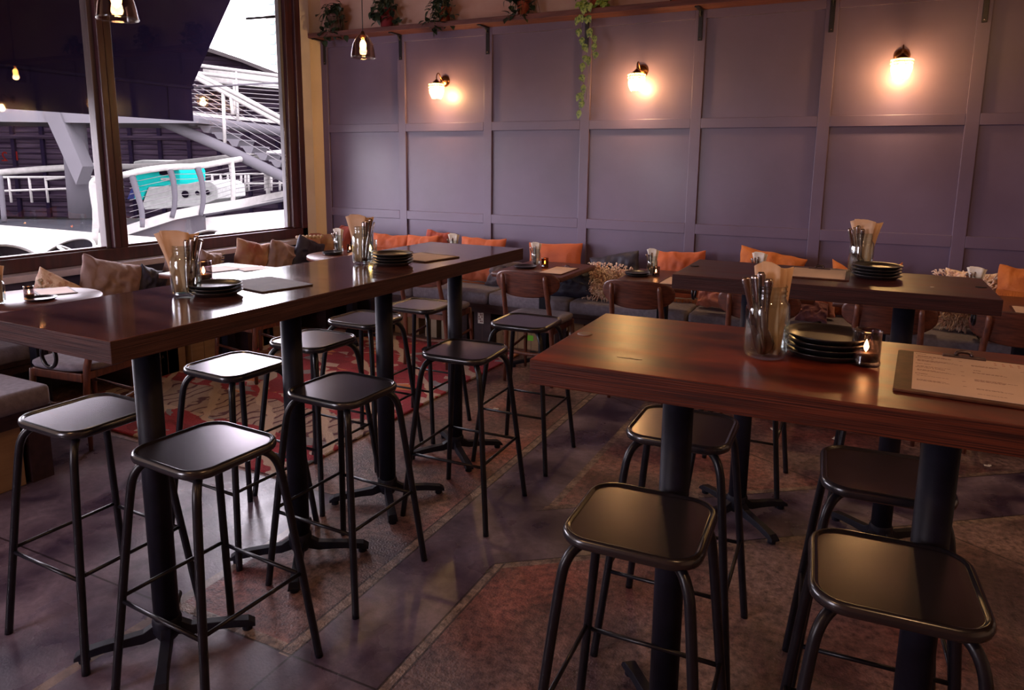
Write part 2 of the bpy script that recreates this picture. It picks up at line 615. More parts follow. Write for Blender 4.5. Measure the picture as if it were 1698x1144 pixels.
# ------------------------------------------------------------ mesh helpers
class MB:
    def __init__(self):
        self.b = bmesh.new()
        self.mi = 0

    def quad(self, vs):
        f = self.b.faces.new([self.b.verts.new(v) for v in vs])
        f.material_index = self.mi
        return f

    def box(self, a, c, rot=None, org=None):
        x0, y0, z0 = a
        x1, y1, z1 = c
        vs = [Vector(v) for v in ((x0, y0, z0), (x1, y0, z0), (x1, y1, z0), (x0, y1, z0), (x0, y0, z1), (x1, y0, z1), (x1, y1, z1), (x0, y1, z1))]
        if rot is not None:
            og = Vector(org or (0, 0, 0))
            vs = [rot @ (v - og) + og for v in vs]
        v = [self.b.verts.new(p) for p in vs]
        for f in ((0, 3, 2, 1), (4, 5, 6, 7), (0, 1, 5, 4), (1, 2, 6, 5), (2, 3, 7, 6), (3, 0, 4, 7)):
            k = self.b.faces.new([v[i] for i in f])
            k.material_index = self.mi
        return self

    def rings(self, rs, close=True, cap=True, smooth=True):
        vr = [[self.b.verts.new(p) for p in r] for r in rs]
        n = len(vr[0])
        for a, c in zip(vr, vr[1:]):
            for i in range(n if close else n - 1):
                j = (i + 1) % n
                f = self.b.faces.new((a[i], a[j], c[j], c[i]))
                f.material_index = self.mi
                f.smooth = smooth
        if cap:
            f = self.b.faces.new(list(reversed(vr[0])))
            f.material_index = self.mi
            f = self.b.faces.new(vr[-1])
            f.material_index = self.mi
        return self

    def tube(self, pts, r, n=8, flat=1.0, cap=True, smoothpath=0):
        pts = [Vector(p) for p in pts]
        for _ in range(smoothpath):
            q = [pts[0]]
            for a, c in zip(pts, pts[1:]):
                q += [a * .75 + c * .25, a * .25 + c * .75]
            q.append(pts[-1])
            pts = q
        rr = r if isinstance(r, (list, tuple)) else None
        t0 = (pts[1] - pts[0]).normalized()
        u = t0.orthogonal().normalized() if abs(t0.z) > .9 else t0.cross(Vector((0, 0, 1))).normalized()
        rs = []
        for i, p in enumerate(pts):
            a = pts[max(0, i - 1)]
            c = pts[min(len(pts) - 1, i + 1)]
            t = (c - a).normalized()
            u = (u - t * u.dot(t)).normalized()
            v = t.cross(u)
            if rr:
                q_ = i / (len(pts) - 1) * (len(rr) - 1)
                i0 = min(int(q_), len(rr) - 2)
                k = rr[i0] + (rr[i0 + 1] - rr[i0]) * (q_ - i0)
            else:
                k = r
            rs.append([p + (u * math.cos(2 * PI * j / n) + v * math.sin(2 * PI * j / n) * flat) * k for j in range(n)])
        return self.rings(rs, cap=cap)

    def lathe(self, prof, n=24, org=(0, 0, 0), ax=None, cap=False):
        og = Vector(org)
        q = Vector((0, 0, 1)).rotation_difference(Vector(ax)) if ax is not None else None
        rs = []
        for r, z in prof:
            ring = []
            for j in range(n):
                p = Vector((r * math.cos(2 * PI * j / n), r * math.sin(2 * PI * j / n), z))
                if q:
                    p = q @ p
                ring.append(og + p)
            rs.append(ring)
        return self.rings(rs, cap=cap)

    def rr(self, hx, hy, rad, prof, org=(0, 0, 0), n=6, cap=True):
        """rounded-rectangle rings: prof = (inset, z)"""
        og = Vector(org)
        rs = []
        for ins, z in prof:
            ring = []
            for cx, cy, a0 in ((1, 1, 0), (-1, 1, 90), (-1, -1, 180), (1, -1, 270)):
                r_ = max(rad - ins, .001)
                for k in range(n + 1):
                    a = R(a0 + 90 * k / n)
                    ring.append(og + Vector((cx * (hx - rad) + r_ * math.cos(a), cy * (hy - rad) + r_ * math.sin(a), z)))
            rs.append(ring)
        return self.rings(rs, cap=cap)

    def blob(self, c, rad, n=10, sq=(1, 1, 1)):
        c = Vector(c)
        rs = []
        for i in range(n + 1):
            a = PI * i / n
            rs.append([c + Vector((math.sin(a) * math.cos(2 * PI * j / 12) * rad * sq[0], math.sin(a) * math.sin(2 * PI * j / 12) * rad * sq[1], -math.cos(a) * rad * sq[2])) for j in range(12)])
        rs = rs[1:-1]
        return self.rings(rs)

    def extr(self, poly, d):
        """extrude a planar polygon by vector d"""
        d = Vector(d)
        return self.rings([[Vector(p) for p in poly], [Vector(p) + d for p in poly]], smooth=False)

    def mesh(self, name, mats, bevel=0):
        me = bpy.data.meshes.new(name)
        bmesh.ops.recalc_face_normals(self.b, faces=self.b.faces[:])
        self.b.to_mesh(me)
        self.b.free()
        for k in ([mats] if isinstance(mats, str) else mats):
            me.materials.append(MATS[k])
        return me


def obj(name, mb, mats, parent=None, bevel=0, loc=None, rot=None, smooth_angle=None):
    me = mb.mesh(name, mats) if isinstance(mb, MB) else mb
    o = bpy.data.objects.new(name, me)
    C.objects.link(o)
    if parent:
        o.parent = parent
    if loc is not None:
        o.location = loc
    if rot is not None:
        o.rotation_euler = rot
    if bevel:
        bv = o.modifiers.new('bevel', 'BEVEL')
        bv.width = bevel
        bv.segments = 2
        bv.limit_method = 'ANGLE'
    return o


def tag(o, label, cat, group=None, kind=None):
    o['label'] = label
    o['category'] = cat
    if group:
        o['group'] = group
    if kind:
        o['kind'] = kind
    return o


def thing(name, label, cat, loc=(0, 0, 0), rz=0, group=None):
    o = bpy.data.objects.new(name, None)
    C.objects.link(o)
    o.empty_display_size = .05
    o.location = loc
    o.rotation_euler = (0, 0, rz)
    return tag(o, label, cat, group)


def struct(name, mb, mats, parent=None, bevel=0, **k):
    o = obj(name, mb, mats, parent, bevel, **k)
    if parent is None:
        o['kind'] = 'structure'
    return o


def kids(o):
    return [x for x in C.objects if x.parent == o]


def dup(root, loc, rz=None, label=None, group=None, rot=None):
    r = root.copy()
    C.objects.link(r)
    r.location = loc
    if rot is not None:
        r.rotation_euler = rot
    elif rz is not None:
        r.rotation_euler = (0, 0, rz)
    if label:
        r['label'] = label
    if group:
        r['group'] = group
    for ch in kids(root):
        c = ch.copy()
        C.objects.link(c)
        c.parent = r
        for g in kids(ch):
            d = g.copy()
            C.objects.link(d)
            d.parent = c
    return r


def text_mesh(name, s, size, m, parent, loc, rot, ext=.0006, align='LEFT'):
    cu = bpy.data.curves.new(name, 'FONT')
    cu.body = s
    cu.size = size
    cu.extrude = ext
    cu.align_x = align
    t = bpy.data.objects.new(name, cu)
    C.objects.link(t)
    dg = bpy.context.evaluated_depsgraph_get()
    me = bpy.data.meshes.new_from_object(t.evaluated_get(dg))
    bpy.data.objects.remove(t)
    me.materials.clear()
    me.materials.append(MATS[m])
    return obj(name, me, m, parent, loc=loc, rot=rot)

# ------------------------------------------------------------ room shell
XL, YB, XR, YF, ZC = -4.92, 5.75, 3.6, -2.6, 3.7
mb = MB()
mb.box((XL - .1, YF, -.1), (XR, YB + .1, 0))
struct('floor', mb, 'floor_concrete')
mb = MB()
mb.box((XL - .1, YF, ZC), (XR, YB + .1, ZC + .1))
struct('ceiling', mb, 'ceiling_paint')
mb = MB()
mb.box((XL - .1, YB, 0), (XR + .1, YB + .12, 2.735))
struct('wall_back', mb, 'wall_paint')
mb = MB()
mb.box((XL - .1, YB, 2.735), (XR + .1, YB + .12, ZC))
struct('wall_back_upper', mb, 'plaster')
mb = MB()
mb.box((XR, YF, 0), (XR + .1, YB, ZC))
struct('wall_right', mb, 'cream')
W2 = (-4.4, -2.9, .9, 2.5)  # unseen window added behind the camera for fill daylight
mb = MB()
mb.box((XL - .1, YF - .1, 0), (W2[0], YF, ZC))
mb.box((W2[1], YF - .1, 0), (XR + .1, YF, ZC))
mb.box((W2[0], YF - .1, 0), (W2[1], YF, W2[2]))
mb.box((W2[0], YF - .1, W2[3]), (W2[1], YF, ZC))
struct('wall_front', mb, 'plaster')
mb = MB()
for a_, c_ in ((W2[0], W2[0] + .07), (W2[1] - .07, W2[1]), ((W2[0] + W2[1]) / 2 - .04, (W2[0] + W2[1]) / 2 + .04)):
    mb.box((a_, YF - .08, W2[2]), (c_, YF - .02, W2[3]))
mb.box((W2[0], YF - .08, W2[2]), (W2[1], YF - .02, W2[2] + .08))
mb.box((W2[0], YF - .08, W2[3] - .08), (W2[1], YF - .02, W2[3]))
w2_ = struct('added_window', mb, 'frame_wood')
mb = MB()
mb.box((W2[0] + .07, YF - .055, W2[2] + .08), (W2[1] - .07, YF - .05, W2[3] - .08))
obj('pane', mb, 'window_glass', w2_)
pt_ = light('window_portal', 'AREA', ((W2[0] + W2[1]) / 2, YF - .085, (W2[2] + W2[3]) / 2), 1, (1, 1, 1), shape='RECTANGLE', size=W2[1] - W2[0], size_y=W2[3] - W2[2])
pt_.rotation_euler = (PI / 2, 0, 0)
pt_.data.cycles.is_portal = True
# window wall with its opening
mb = MB()
mb.box((XL - .17, YF, 0), (XL, YB + .12, WIN_Z0))
mb.box((XL - .17, YF, WIN_Z1), (XL, YB + .12, ZC))
mb.box((XL - .17, WIN_Y1, WIN_Z0), (XL, YB + .12, WIN_Z1))
mb.box((XL - .17, YF, WIN_Z0), (XL, WIN_Y0, WIN_Z1))
struct('wall_left', mb, 'cream')
mb = MB()
mb.box((XL - .001, WIN_Y1 + .0, WIN_Z0 - .02), (XL + .012, WIN_Y1 + .12, ZC))
struct('trim_1', mb, 'reveal_pale')
# raised panelling on the back wall: stiles and rails
PX0, PW, ST = -4.846, .919, .0824
ZL = (2.632, 1.891, 1.814, 1.070, .988)
mb = MB()
T = .022
for k in range(-1, 10):
    x1 = PX0 + k * PW if k >= 0 else PX0
    x0 = x1 - ST if k > 0 else (XL + .0 if k == 0 else None)
    if x0 is None:
        continue
    mb.box((x0, YB - T, .45), (x1, YB + .001, 2.70))
for z0, z1 in ((ZL[0], 2.70), (ZL[2], ZL[1]), (ZL[4], ZL[3]), (.45, .52)):
    for k in range(0, 9):
        a = PX0 + k * PW
        mb.box((a, YB - T, z0), (min(a + PW - ST, XR), YB + .001, z1))
struct('trim_2', mb, 'wall_paint', bevel=.003)

# shelf on brackets
SH0, SH1 = 2.695, 2.740
mb = MB()
mb.box((XL + .002, YB - .21, SH0), (XR, YB - .0005, SH1))
sh = obj('wall_shelf', mb, 'shelf_wood', bevel=.004)
tag(sh, 'long rough reddish wooden shelf above the purple panelling', 'shelf')
bk0 = None
BRK = ['at the window corner', 'left of the first wall lamp', 'right of the first wall lamp', 'behind the trailing vine',
       'right of the middle wall lamp', 'left of the right-hand wall lamp', 'at the far right of the picture']
for k in range(7):
    x = PX0 + k * PW - ST / 2 - (.0 if k else -.02)
    if bk0 is None:
        t = thing('shelf_bracket', '', 'bracket', (x, YB - T, SH0 - .001), group='brackets under the long shelf')
        mb = MB()
        mb.box((-.017, -.008, -.225), (.017, 0, 0))
        obj('wall_plate', mb, 'black_metal', t, bevel=.003)
        mb = MB()
        mb.box((-.017, -.165, -.010), (.017, -.008, 0))
        mb.tube([(0, -.012, -.05), (0, -.05, -.008)], .006, 6)
        obj('arm', mb, 'black_metal', t, bevel=.002)
        for z in (-.205, -.045):
            mb = MB()
            mb.lathe([(.0001, .004), (.004, .003), (.006, 0)], 8, (0, -.008, z), (0, -1, 0))
            obj('screw', mb, 'chrome', t)
        bk0 = t
    else:
        t = dup(bk0, (x, YB - T, SH0 - .001))
    t['label'] = 'black metal shelf bracket ' + BRK[k]

# window: frame, mullion, sill, panes
GX = XL - .055
wf = MB()
X0, X1 = XL - .10, XL + .012
for a, c in (((X0, WIN_Y0, .79), (X1, WIN_Y1, .885)), ((X0, WIN_Y0, WIN_Z1 - .08), (X1, WIN_Y1, WIN_Z1)),
             ((X0, WIN_Y1 - .075, .79), (X1, WIN_Y1, WIN_Z1)), ((X0, WIN_Y0, .79), (X1, WIN_Y0 + .08, WIN_Z1))):
    wf.box(a, c)
wf.box((X0 - .05, WIN_Y0, .76), (X0, WIN_Y1, .80))
win = struct('window_1', wf, 'frame_wood', bevel=.006)
mb = MB()
mb.box((X0, 3.385, .885), (X1 + .012, 3.435, WIN_Z1 - .08))
mb.box((X0, 3.44, .885), (X1 + .004, 3.50, WIN_Z1 - .08))
obj('mullion', mb, 'frame_wood', win, bevel=.006)
mb = MB()
mb.box((X0 + .01, 3.350, .885), (X1 - .03, 3.385, WIN_Z1 - .08))
obj('sash_stile', mb, 'jamb_paint', win, bevel=.004)
mb = MB()
mb.box((X0 + .01, WIN_Y1 - .165, .885), (X1 - .03, WIN_Y1 - .075, WIN_Z1 - .08))
obj('sash_stile', mb, 'frame_wood', win, bevel=.004)
mb = MB()
mb.box((X0, WIN_Y1 - .205, .885), (X1 - .07, WIN_Y1 - .165, WIN_Z1 - .08))
obj('pale_stop', mb, 'stop_paint', win, bevel=.003)
mb = MB()
mb.box((X0 + .02, WIN_Y0, .885), (X1 - .04, WIN_Y1 - .1, .90))
obj('glazing_bead', mb, 'frame_wood', win)
for a, c in ((WIN_Y0 + .08, 3.352), (3.50, WIN_Y1 - .200)):
    mb = MB()
    mb.box((GX - .003, a, .885), (GX + .003, c, WIN_Z1 - .08))
    obj('pane', mb, 'window_glass', win)
# mirrored red numerals on the glass
a_ = atx(26, 266, GX + .006)
t = text_mesh('window_lettering', 'I', .085, 'ink_red', None, a_, (PI / 2, 0, PI / 2))
a_ = atx(5, 267, GX + .006)
t2 = text_mesh('window_lettering', '2', .085, 'ink_red', None, a_, (PI / 2, 0, PI / 2))
t2.scale = (-1, 1, 1)
t2.location = atx(14, 267, GX + .006)
tag(t, 'small red letter I on the left window pane', 'lettering')
tag(t2, 'small red reversed 2 on the left window pane', 'lettering')

# bench back with ledge under the window
mb = MB()
mb.box((XL, YF + .01, 0), (XL + .10, YB - T, .745))
struct('trim_3', mb, 'dado_paint')
mb = MB()
mb.box((XL, YF + .01, .745), (XL + .125, YB - T - .002, .789))
struct('trim_4', mb, 'ledge_lit_paint', bevel=.004)

# ------------------------------------------------------------ wall lamps and pendants
def sconce():
    t = thing('wall_lamp', '', 'lamp', group='glass and brass wall lamps')
    mb = MB()
    mb.lathe([(.0001, .034), (.018, .032), (.038, .022), (.050, .008), (.052, 0)], 28, (0, 0, 0), (0, -1, 0))
    obj('wall_plate', mb, 'brass', t)
    mb = MB()
    mb.tube([(0, -.03, 0), (0, -.06, .005), (0, -.085, .03), (0, -.10, .055), (0, -.125, .058), (0, -.145, .035), (0, -.148, .0)], .005, 8, smoothpath=2)
    obj('arm', mb, 'brass', t)
    mb = MB()
    mb.lathe([(.0001, .0), (.012, -.001), (.018, -.010), (.034, -.022), (.042, -.035), (.040, -.038), (.0001, -.038)], 24, (0, -.148, 0))
    obj('gallery', mb, 'brass', t)
    mb = MB()
    n = 48
    rs = []
    for r, z in ((.040, -.034), (.066, -.042), (.071, -.052), (.062, -.060), (.069, -.070), (.060, -.080), (.064, -.100), (.058, -.125), (.048, -.150), (.040, -.165), (.033, -.170)):
        rs.append([Vector((0, -.148, 0)) + Vector((math.cos(2 * PI * j / n), math.sin(2 * PI * j / n), 0)) * (r * (1 + (.05 if j % 4 < 2 else -.03))) + Vector((0, 0, z)) for j in range(n)])
    mb.rings(rs, cap=False, smooth=False)
    obj('lamp_shade', mb, 'shade_glass', t)
    mb = MB()
    mb.blob((0, -.148, -.095), .024, 8, (1, 1, 1.3))
    obj('bulb', mb, 'bulb', t)
    return t


XS = [(-3.50, 2.262, 'brass wall lamp with frosted glass shade, nearest the window'),
      (-1.66, 2.268, 'brass wall lamp with frosted glass shade, right of the trailing vine'),
      (.17, 2.285, 'brass wall lamp with frosted glass shade, nearest the right edge')]
s0 = sconce()
for i, (x, z, lb) in enumerate(XS):
    if i == 0:
        s0.location = (x, YB - .001, z)
        s0['label'] = lb
        t = s0
    else:
        t = dup(s0, (x, YB - .001, z), label=lb)
    light('sconce_bulb_light', 'POINT', (x, YB - .149, z - .125), 14, WARM, shadow_soft_size=.03)


def pendant(loc, cordtop, lab, scale=1.0):
    t = thing('pendant_lamp', lab, 'lamp', loc, group='smoked glass pendant lamps')
    mb = MB()
    mb.lathe([(.0001, .105), (.010, .103), (.016, .085), (.022, .066), (.012, .06), (.0001, .06)], 20)
    obj('lamp_holder', mb, 'brass', t)
    mb = MB()
    pr_ = [(.016, .088), (.030, .078), (.050, .055), (.066, .022), (.075, -.020), (.080, -.058), (.0815, -.064), (.079, -.064), (.0775, -.058), (.0725, -.020), (.064, .020), (.048, .052), (.028, .075), (.016, .084)]
    mb.lathe(pr_, 36)
    obj('lamp_shade', mb, 'pendant_glass', t)
    mb = MB()
    mb.lathe([(.0787, -.0605), (.0795, -.0655), (.0815, -.068), (.0835, -.0655), (.0825, -.0605)], 36)
    obj('shade_rim', mb, 'jar_glass', t)
    mb = MB()
    mb.blob((0, 0, .015), .021, 10, (1, 1, 1.6))
    obj('bulb', mb, 'pend_bulb', t)
    mb = MB()
    mb.tube([(0, 0, .10), (0, 0, cordtop - loc[2])], .003, 6)
    obj('cord', mb, 'black_metal', t)
    light('pendant_bulb_light', 'POINT', (loc[0], loc[1], loc[2] - .03), 2.6, WARM, shadow_soft_size=.025)
    return t


pendant(at(602, 79, 4.7), ZC - .001, 'smoked glass pendant lamp hanging near the corner by the back wall')
pendant(at(193, 5, 3.0), ZC - .001, 'smoked glass pendant lamp hanging in front of the window post')
for x, y, lb in ((.9, 3.4, 'over the far right high table'), (.5, .3, 'behind the camera'), (2.3, 2.0, 'beyond the right edge'), (-1.6, -.6, 'behind the left high table')):  # pendants and point lights added out of view to warm the room
    pendant(Vector((x, y, 2.75)), ZC - .001, 'added unseen smoked glass pendant lamp hanging ' + lb)
    light('added_fill_light', 'POINT', (x, y, 2.62), 5 if x == .9 else (8 if x == 2.3 else 14), (1, .55, .26), shadow_soft_size=.06)

# ------------------------------------------------------------ bar stools
def make_stool():
    t = thing('bar_stool', '', 'stool', group='black metal bar stools')
    zs = .735
    mb = MB()
    h, rad = .158, .072
    mb.rr(h, h, rad, [(.030, zs - .030), (.012, zs - .030), (.003, zs - .024), (0, zs - .014), (.003, zs - .004), (.009, zs), (.013, zs - .001), (.016, zs - .0045), (.019, zs - .0055)], n=8)
    for f in mb.b.faces:
        f.material_index = 1 if len(f.verts) > 4 and f.calc_center_median().z > zs - .01 else 0
    obj('seat', mb, ['rim_metal', 'seat_metal'], t)
    a, b = .204, .136
    for sx, sy in ((-1, -1), (1, -1), (1, 1), (-1, 1)):
        mb = MB()
        k = lambda z: a + (b - a) * z / .70
        p = [(sx * a, sy * a, .0), (sx * k(.3), sy * k(.3), .3), (sx * k(.62), sy * k(.62), .62), (sx * (k(.67) - .004), sy * (k(.67) - .004), .665),
             (sx * .118, sy * .118, .693), (sx * .090, sy * .090, .704), (sx * .04, sy * .04, .706)]
        q = [p[0], p[1]] + p[2:]
        mb.tube(q, .0122, 10, smoothpath=2)
        obj('leg', mb, 'black_metal', t)
    zr = .284
    kk = a + (b - a) * zr / .70
    mb = MB()
    for (x0, y0), (x1, y1) in (((-1, -1), (1, -1)), ((1, -1), (1, 1)), ((1, 1), (-1, 1)), ((-1, 1), (-1, -1))):
        dz = .012 if x0 == x1 else 0
        mb.tube([(x0 * kk, y0 * kk, zr + dz), (x1 * kk, y1 * kk, zr + dz)], .0062, 8)
    obj('foot_ring', mb, 'black_metal', t)
    return t


STOOLS = [
    (-1.625, 1.345, -.06, 'nearest the camera on the near side of the left high table'),
    (-1.625, 1.950, -.03, 'second along the near side of the left high table'),
    (-1.497, 2.616, .03, 'third along the near side of the left high table'),
    (-1.503, 3.262, .02, 'fourth along the near side of the left high table'),
    (-2.180, 1.365, -.02, 'beyond the first post of the left high table, leftmost of all'),
    (-2.195, 1.985, -.05, 'with bright white sheen on its seat, beyond the left high table'),
    (-2.205, 2.450, -.02, 'beyond the second post of the left high table'),
    (-2.270, 2.920, .0, 'just left of the third post of the left high table'),
    (-2.216, 3.360, .0, 'with orange sheen on its seat, at the left table\'s far end'),
    (-.392, 1.500, .03, 'in front of the left post of the near right table'),
    (.122, 1.508, .06, 'in front of the right post of the near right table'),
    (-.440, 2.140, .02, 'beyond the left post of the near right table'),
    (.118, 2.040, .05, 'beyond the right post of the near right table'),
    (-.430, 3.452, .0, 'mostly hidden beyond the left post of the far right table'),
    (.180, 3.470, .02, 'mostly hidden beyond the right post of the far right table'),
]
st0 = make_stool()
for i, (x, y, a, lb) in enumerate(STOOLS):
    lb = 'black bar stool ' + lb
    if i == 0:
        st0.location = (x, y, 0)
        st0.rotation_euler = (0, 0, a)
        st0['label'] = lb
    else:
        dup(st0, (x, y, .0 if not (x < -2.1 and 2.4 < y < 5) else .0), a, label=lb)


# ------------------------------------------------------------ high tables
def base_foot(mb, L, ang):
    c, s = math.cos(ang), math.sin(ang)
    pts = [(.0, .10), (.035, .085), (.07, .062), (.12, .056), (.18, .050), (L - .02, .040), (L, .026)]
    rs = []
    for i, (d, z) in enumerate(pts):
        hw = .019 if i < 5 else .022
        th = (.05, .045, .032, .026, .024, .022, .010)[i]
        ring = [(-hw, z - th), (hw, z - th), (hw * .8, z), (-hw * .8, z)]
        rs.append([Vector((c * d - s * w_, s * d + c * w_, zz)) for w_, zz in ring])
    mb.rings(rs, smooth=False)
    mb.lathe([(.0001, .0), (.017, .0), (.017, .022), (.0001, .022)], 10, (c * (L - .025), s * (L - .025), 0))


def pedestal(parent, x, y, top, r=.038, L=.262, name='pedestal', rot=PI / 4):
    mb = MB()
    mb.lathe([(r, .095), (r, top)], 28, (x, y, 0), cap=True)
    o = obj(name, mb, 'post_metal', parent)
    mb = MB()
    for k in range(4):
        base_foot(mb, L, rot + k * PI / 2)
    mb.lathe([(.03, .03), (.044, .06), (.044, .095), (r + .002, .104), (r, .104)], 20, cap=True)
    b = obj('base', mb, 'post_metal', o, loc=(x, y, 0), bevel=.003)
    mb = MB()
    mb.box((x - .10, y - .10, top - .006), (x + .10, y + .10, top - .0005))
    obj('top_plate', mb, 'post_metal', o)
    return o


def high_table(name, loc, rz, L, W, mats, posts, lab, ends=('l', 'r'), hooks=(), rots=None):
    """local x along the table, y across; origin at the near-left corner"""
    t = thing(name, lab, 'table', loc, rz)
    mb = MB()
    z0, z1 = 1.042, 1.10
    mb.box((0, 0, z0), (L, W, z1))
    for f in mb.b.faces:
        zc_ = f.calc_center_median().z
        f.material_index = 0 if abs(zc_ - z1) < .001 else (2 if abs(zc_ - z0) < .001 else 1)
    obj('tabletop', mb, mats, t, bevel=.0025)
    for i, x in enumerate(posts):
        pedestal(t, x, W / 2 + (.02 if L == 2.22 else 0), z0, rot=PI / 4 + (rots[i] if rots else 0))
    for hx, hy, dx in hooks:
        mb = MB()
        mb.box((hx - .012, hy - .022, z0 - .012), (hx + .012, hy + .022, z0))
        n = 20
        mb.tube([(hx, hy + math.sin(R(20 + 300 * k / n)) * .033, z0 - .040 + math.cos(R(20 + 300 * k / n)) * .031) for k in range(n + 1)], .0055, 8)
        obj('bag_hook', mb, 'black_metal', t)
    return t


hw_ = .572
t1 = high_table('high_table', (-1.597, 1.069, 0), R(88.70), 2.236, hw_, ['top_brown', 'edge_brown', 'ply_dark'], (.288, .877, 1.435, 2.026),
                'long dark brown high table running from the left foreground past the window, four black posts', hooks=((.055, .36, 0),), rots=(.05, -.12, -.05, .05))
# local +y of that table points to world -x, so the near-left corner is its south-east one
t2 = high_table('high_table', (-.640, 1.408, 0), R(1.0), 2.22, .560, ['top_red', 'edge_red', 'ply_raw'], (.278, .847, 1.40, 1.95),
                'glossy red-brown high table in the right foreground with jar, plates, candle and menu', rots=(-.15, -.1, 0, 0))
t3 = high_table('high_table', (-.656, 2.815, 0), R(-.2), 1.112, .522, ['top_plum', 'edge_plum', 'ply_raw'], (.275, .840),
                'dark plum-brown high table in the right background before the wall chairs', hooks=((.05, .2, 0), (1.06, .2, 0)))
for loc, lb, m_ in (((-.612, 1.690, 1.1003), 'pale grey round disc set in the left end of the near right high table', 'coaster_grey'),
                    ((-.626, 3.095, 1.1003), 'dark round disc on the left end of the far right high table', 'black_metal'),
                    ((.425, 3.075, 1.1003), 'dark round disc on the right end of the far right high table', 'black_metal')):
    mb = MB()
    mb.lathe([(.0001, .003), (.015, .003), (.0185, .0022), (.0195, 0), (.0001, 0)], 24)
    tag(obj('table_disc', mb, m_, loc=loc), lb, 'disc')


# ------------------------------------------------------------ low tables
def low_table(kind, cx, cy, sx, sy, lab, z=.75, th=.034, top='walnut'):
    t = thing('low_table', lab, 'table', (cx, cy, 0), group='low tables along the benches')
    mb = MB()
    if kind == 'round':
        mb.lathe([(.0001, z - th), (sx - .008, z - th), (sx, z - th + .006), (sx, z - .004), (sx - .004, z), (.0001, z)], 48)
    else:
        mb.rr(sx / 2, sy / 2, .012, [(.002, z - th), (0, z - th + .002), (0, z - .002), (.002, z)], n=3)
    obj('tabletop', mb, top, t)
    mb = MB()
    mb.box((-.034, -.034, .09), (.034, .034, z - th))
    o = obj('pedestal', mb, 'post_metal', t, bevel=.004)
    mb = MB()
    for k in range(4):
        base_foot(mb, .27, PI / 4 + k * PI / 2)
    mb.box((-.042, -.042, .03), (.042, .042, .10))
    obj('base', mb, 'post_metal', o, bevel=.003)
    return t


LT = [(-2.103, 'small square-cornered wooden table at the bench beyond the end of the left high table'),
      (-1.195, 'small wooden table at the bench beside the shaggy cream cushion'),
      (-.475, 'small wooden bench table partly hidden behind the far right high table'),
      (.175, 'small wooden table at the bench beyond the right end of the far right high table'),
      (.90, 'small wooden table at the bench at the right edge of the picture')]
for x, lb in LT:
    low_table('sq', x, 4.89, .55, .72, lb)
low_table('sq', -2.93, 4.93, .50, .70, 'small wooden bench table mostly hidden behind the left high table')
low_table('round', -4.185, 2.37, .345, 0, 'round wooden table at the window bench, far left', top='walnut')
low_table('sq', -4.06, 3.62, .60, .62, 'pale-reflecting square table at the window bench, beyond the left high table')
low_table('round', -3.86, 4.78, .36, 0, 'small round wooden table in the corner of the benches', top='walnut')


# ------------------------------------------------------------ dining chairs
def make_chair():
    t = thing('dining_chair', '', 'chair', group='wooden chairs with oval backrests')
    # backrest: oval ply panel, concave towards the sitter (+y)
    mb = MB()
    W, H, n = .235, .092, 40
    rs = []
    th = .011

    def pt(u, v, off):
        x = u * W
        y = -.088 + .055 * u * u + off - (v * .012)
        return Vector((x, y, .725 + v * H + .012 * u * u))
    front, back = [], []
    for i in range(n):
        a = 2 * PI * i / n
        ca, sa = math.cos(a), math.sin(a)
        u = math.copysign(abs(ca) ** .72, ca)
        v = math.copysign(abs(sa) ** .80, sa)
        front.append((u, v))
    ks = (0.0, .03, .2, .45, .75, .94, 1.0)
    loop = []
    for s_ in ks[1:]:
        loop.append([pt(u * s_, v * s_, 0) for u, v in front])
    for s_ in reversed(ks[1:]):
        loop.append([pt(u * s_, v * s_, th) for u, v in front])
    mb.rings(loop, cap=True)
    obj('backrest', mb, 'walnut', t)
    for s_ in (-1, 1):
        mb = MB()
        mb.tube([(s_ * .182, .0, 0), (s_ * .176, .01, .25), (s_ * .168, -.005, .45), (s_ * .160, -.070, .66), (s_ * .155, -.098, .765), (s_ * .155, -.099, .785), (s_ * .155, -.099, .792)], [.0115, .016, .018, .016, .015, .012, .004], 12)
        obj('rear_leg', mb, 'chair_wood', t)
        mb = MB()
        mb.tube([(s_ * .198, .405, 0), (s_ * .190, .385, .25), (s_ * .182, .37, .415)], [.011, .015, .017], 12)
        obj('front_leg', mb, 'chair_wood', t)
        mb = MB()
        mb.tube([(s_ * .178, .008, .215), (s_ * .192, .39, .245)], [.010, .010], 8)
        obj('side_stretcher', mb, 'chair_wood', t)
    mb = MB()
    mb.box((-.165, -.004, .385), (.165, .018, .425))
    mb.box((-.18, .355, .375), (.18, .375, .42))
    for s_ in (-1, 1):
        mb.box((s_ * .182 - .009, .01, .375), (s_ * .182 + .009, .37, .42))
    obj('seat_frame', mb, 'chair_wood', t, bevel=.003)
    mb = MB()
    rs = []
    for z, k in ((.212, 0), (.246, 1)):
        pass
    pts0 = [(-.175, .008), (-.09, -.004), (0, -.008), (.09, -.004), (.175, .008)]
    mb.tube([(x, y, .232 - .012 * (1 - (x / .175) ** 2)) for x, y in pts0], .0135, 8, flat=1.0, smoothpath=1)
    obj('rear_stretcher', mb, 'chair_wood', t)
    mb = MB()
    rs = []
    for z, k in ((.418, .90), (.424, .97), (.436, 1.0), (.450, .99), (.458, .93), (.463, .7), (.465, .3)):
        ring = []
        for i in range(36):
            a = 2 * PI * i / 36
            ca, sa = math.cos(a), math.sin(a)
            x = math.copysign(abs(ca) ** .62, ca) * .220 * k
            y = .195 + math.copysign(abs(sa) ** .62, sa) * .225 * k
            ring.append(Vector((x, y, z + .014 * (abs(x) / .22) ** 2.5 + .006 * (1 if y < .1 else 0) * (.1 - y) * 8)))
        rs.append(ring)
    mb.rings(rs)
    obj('seat', mb, 'grey_fabric', t)
    return t


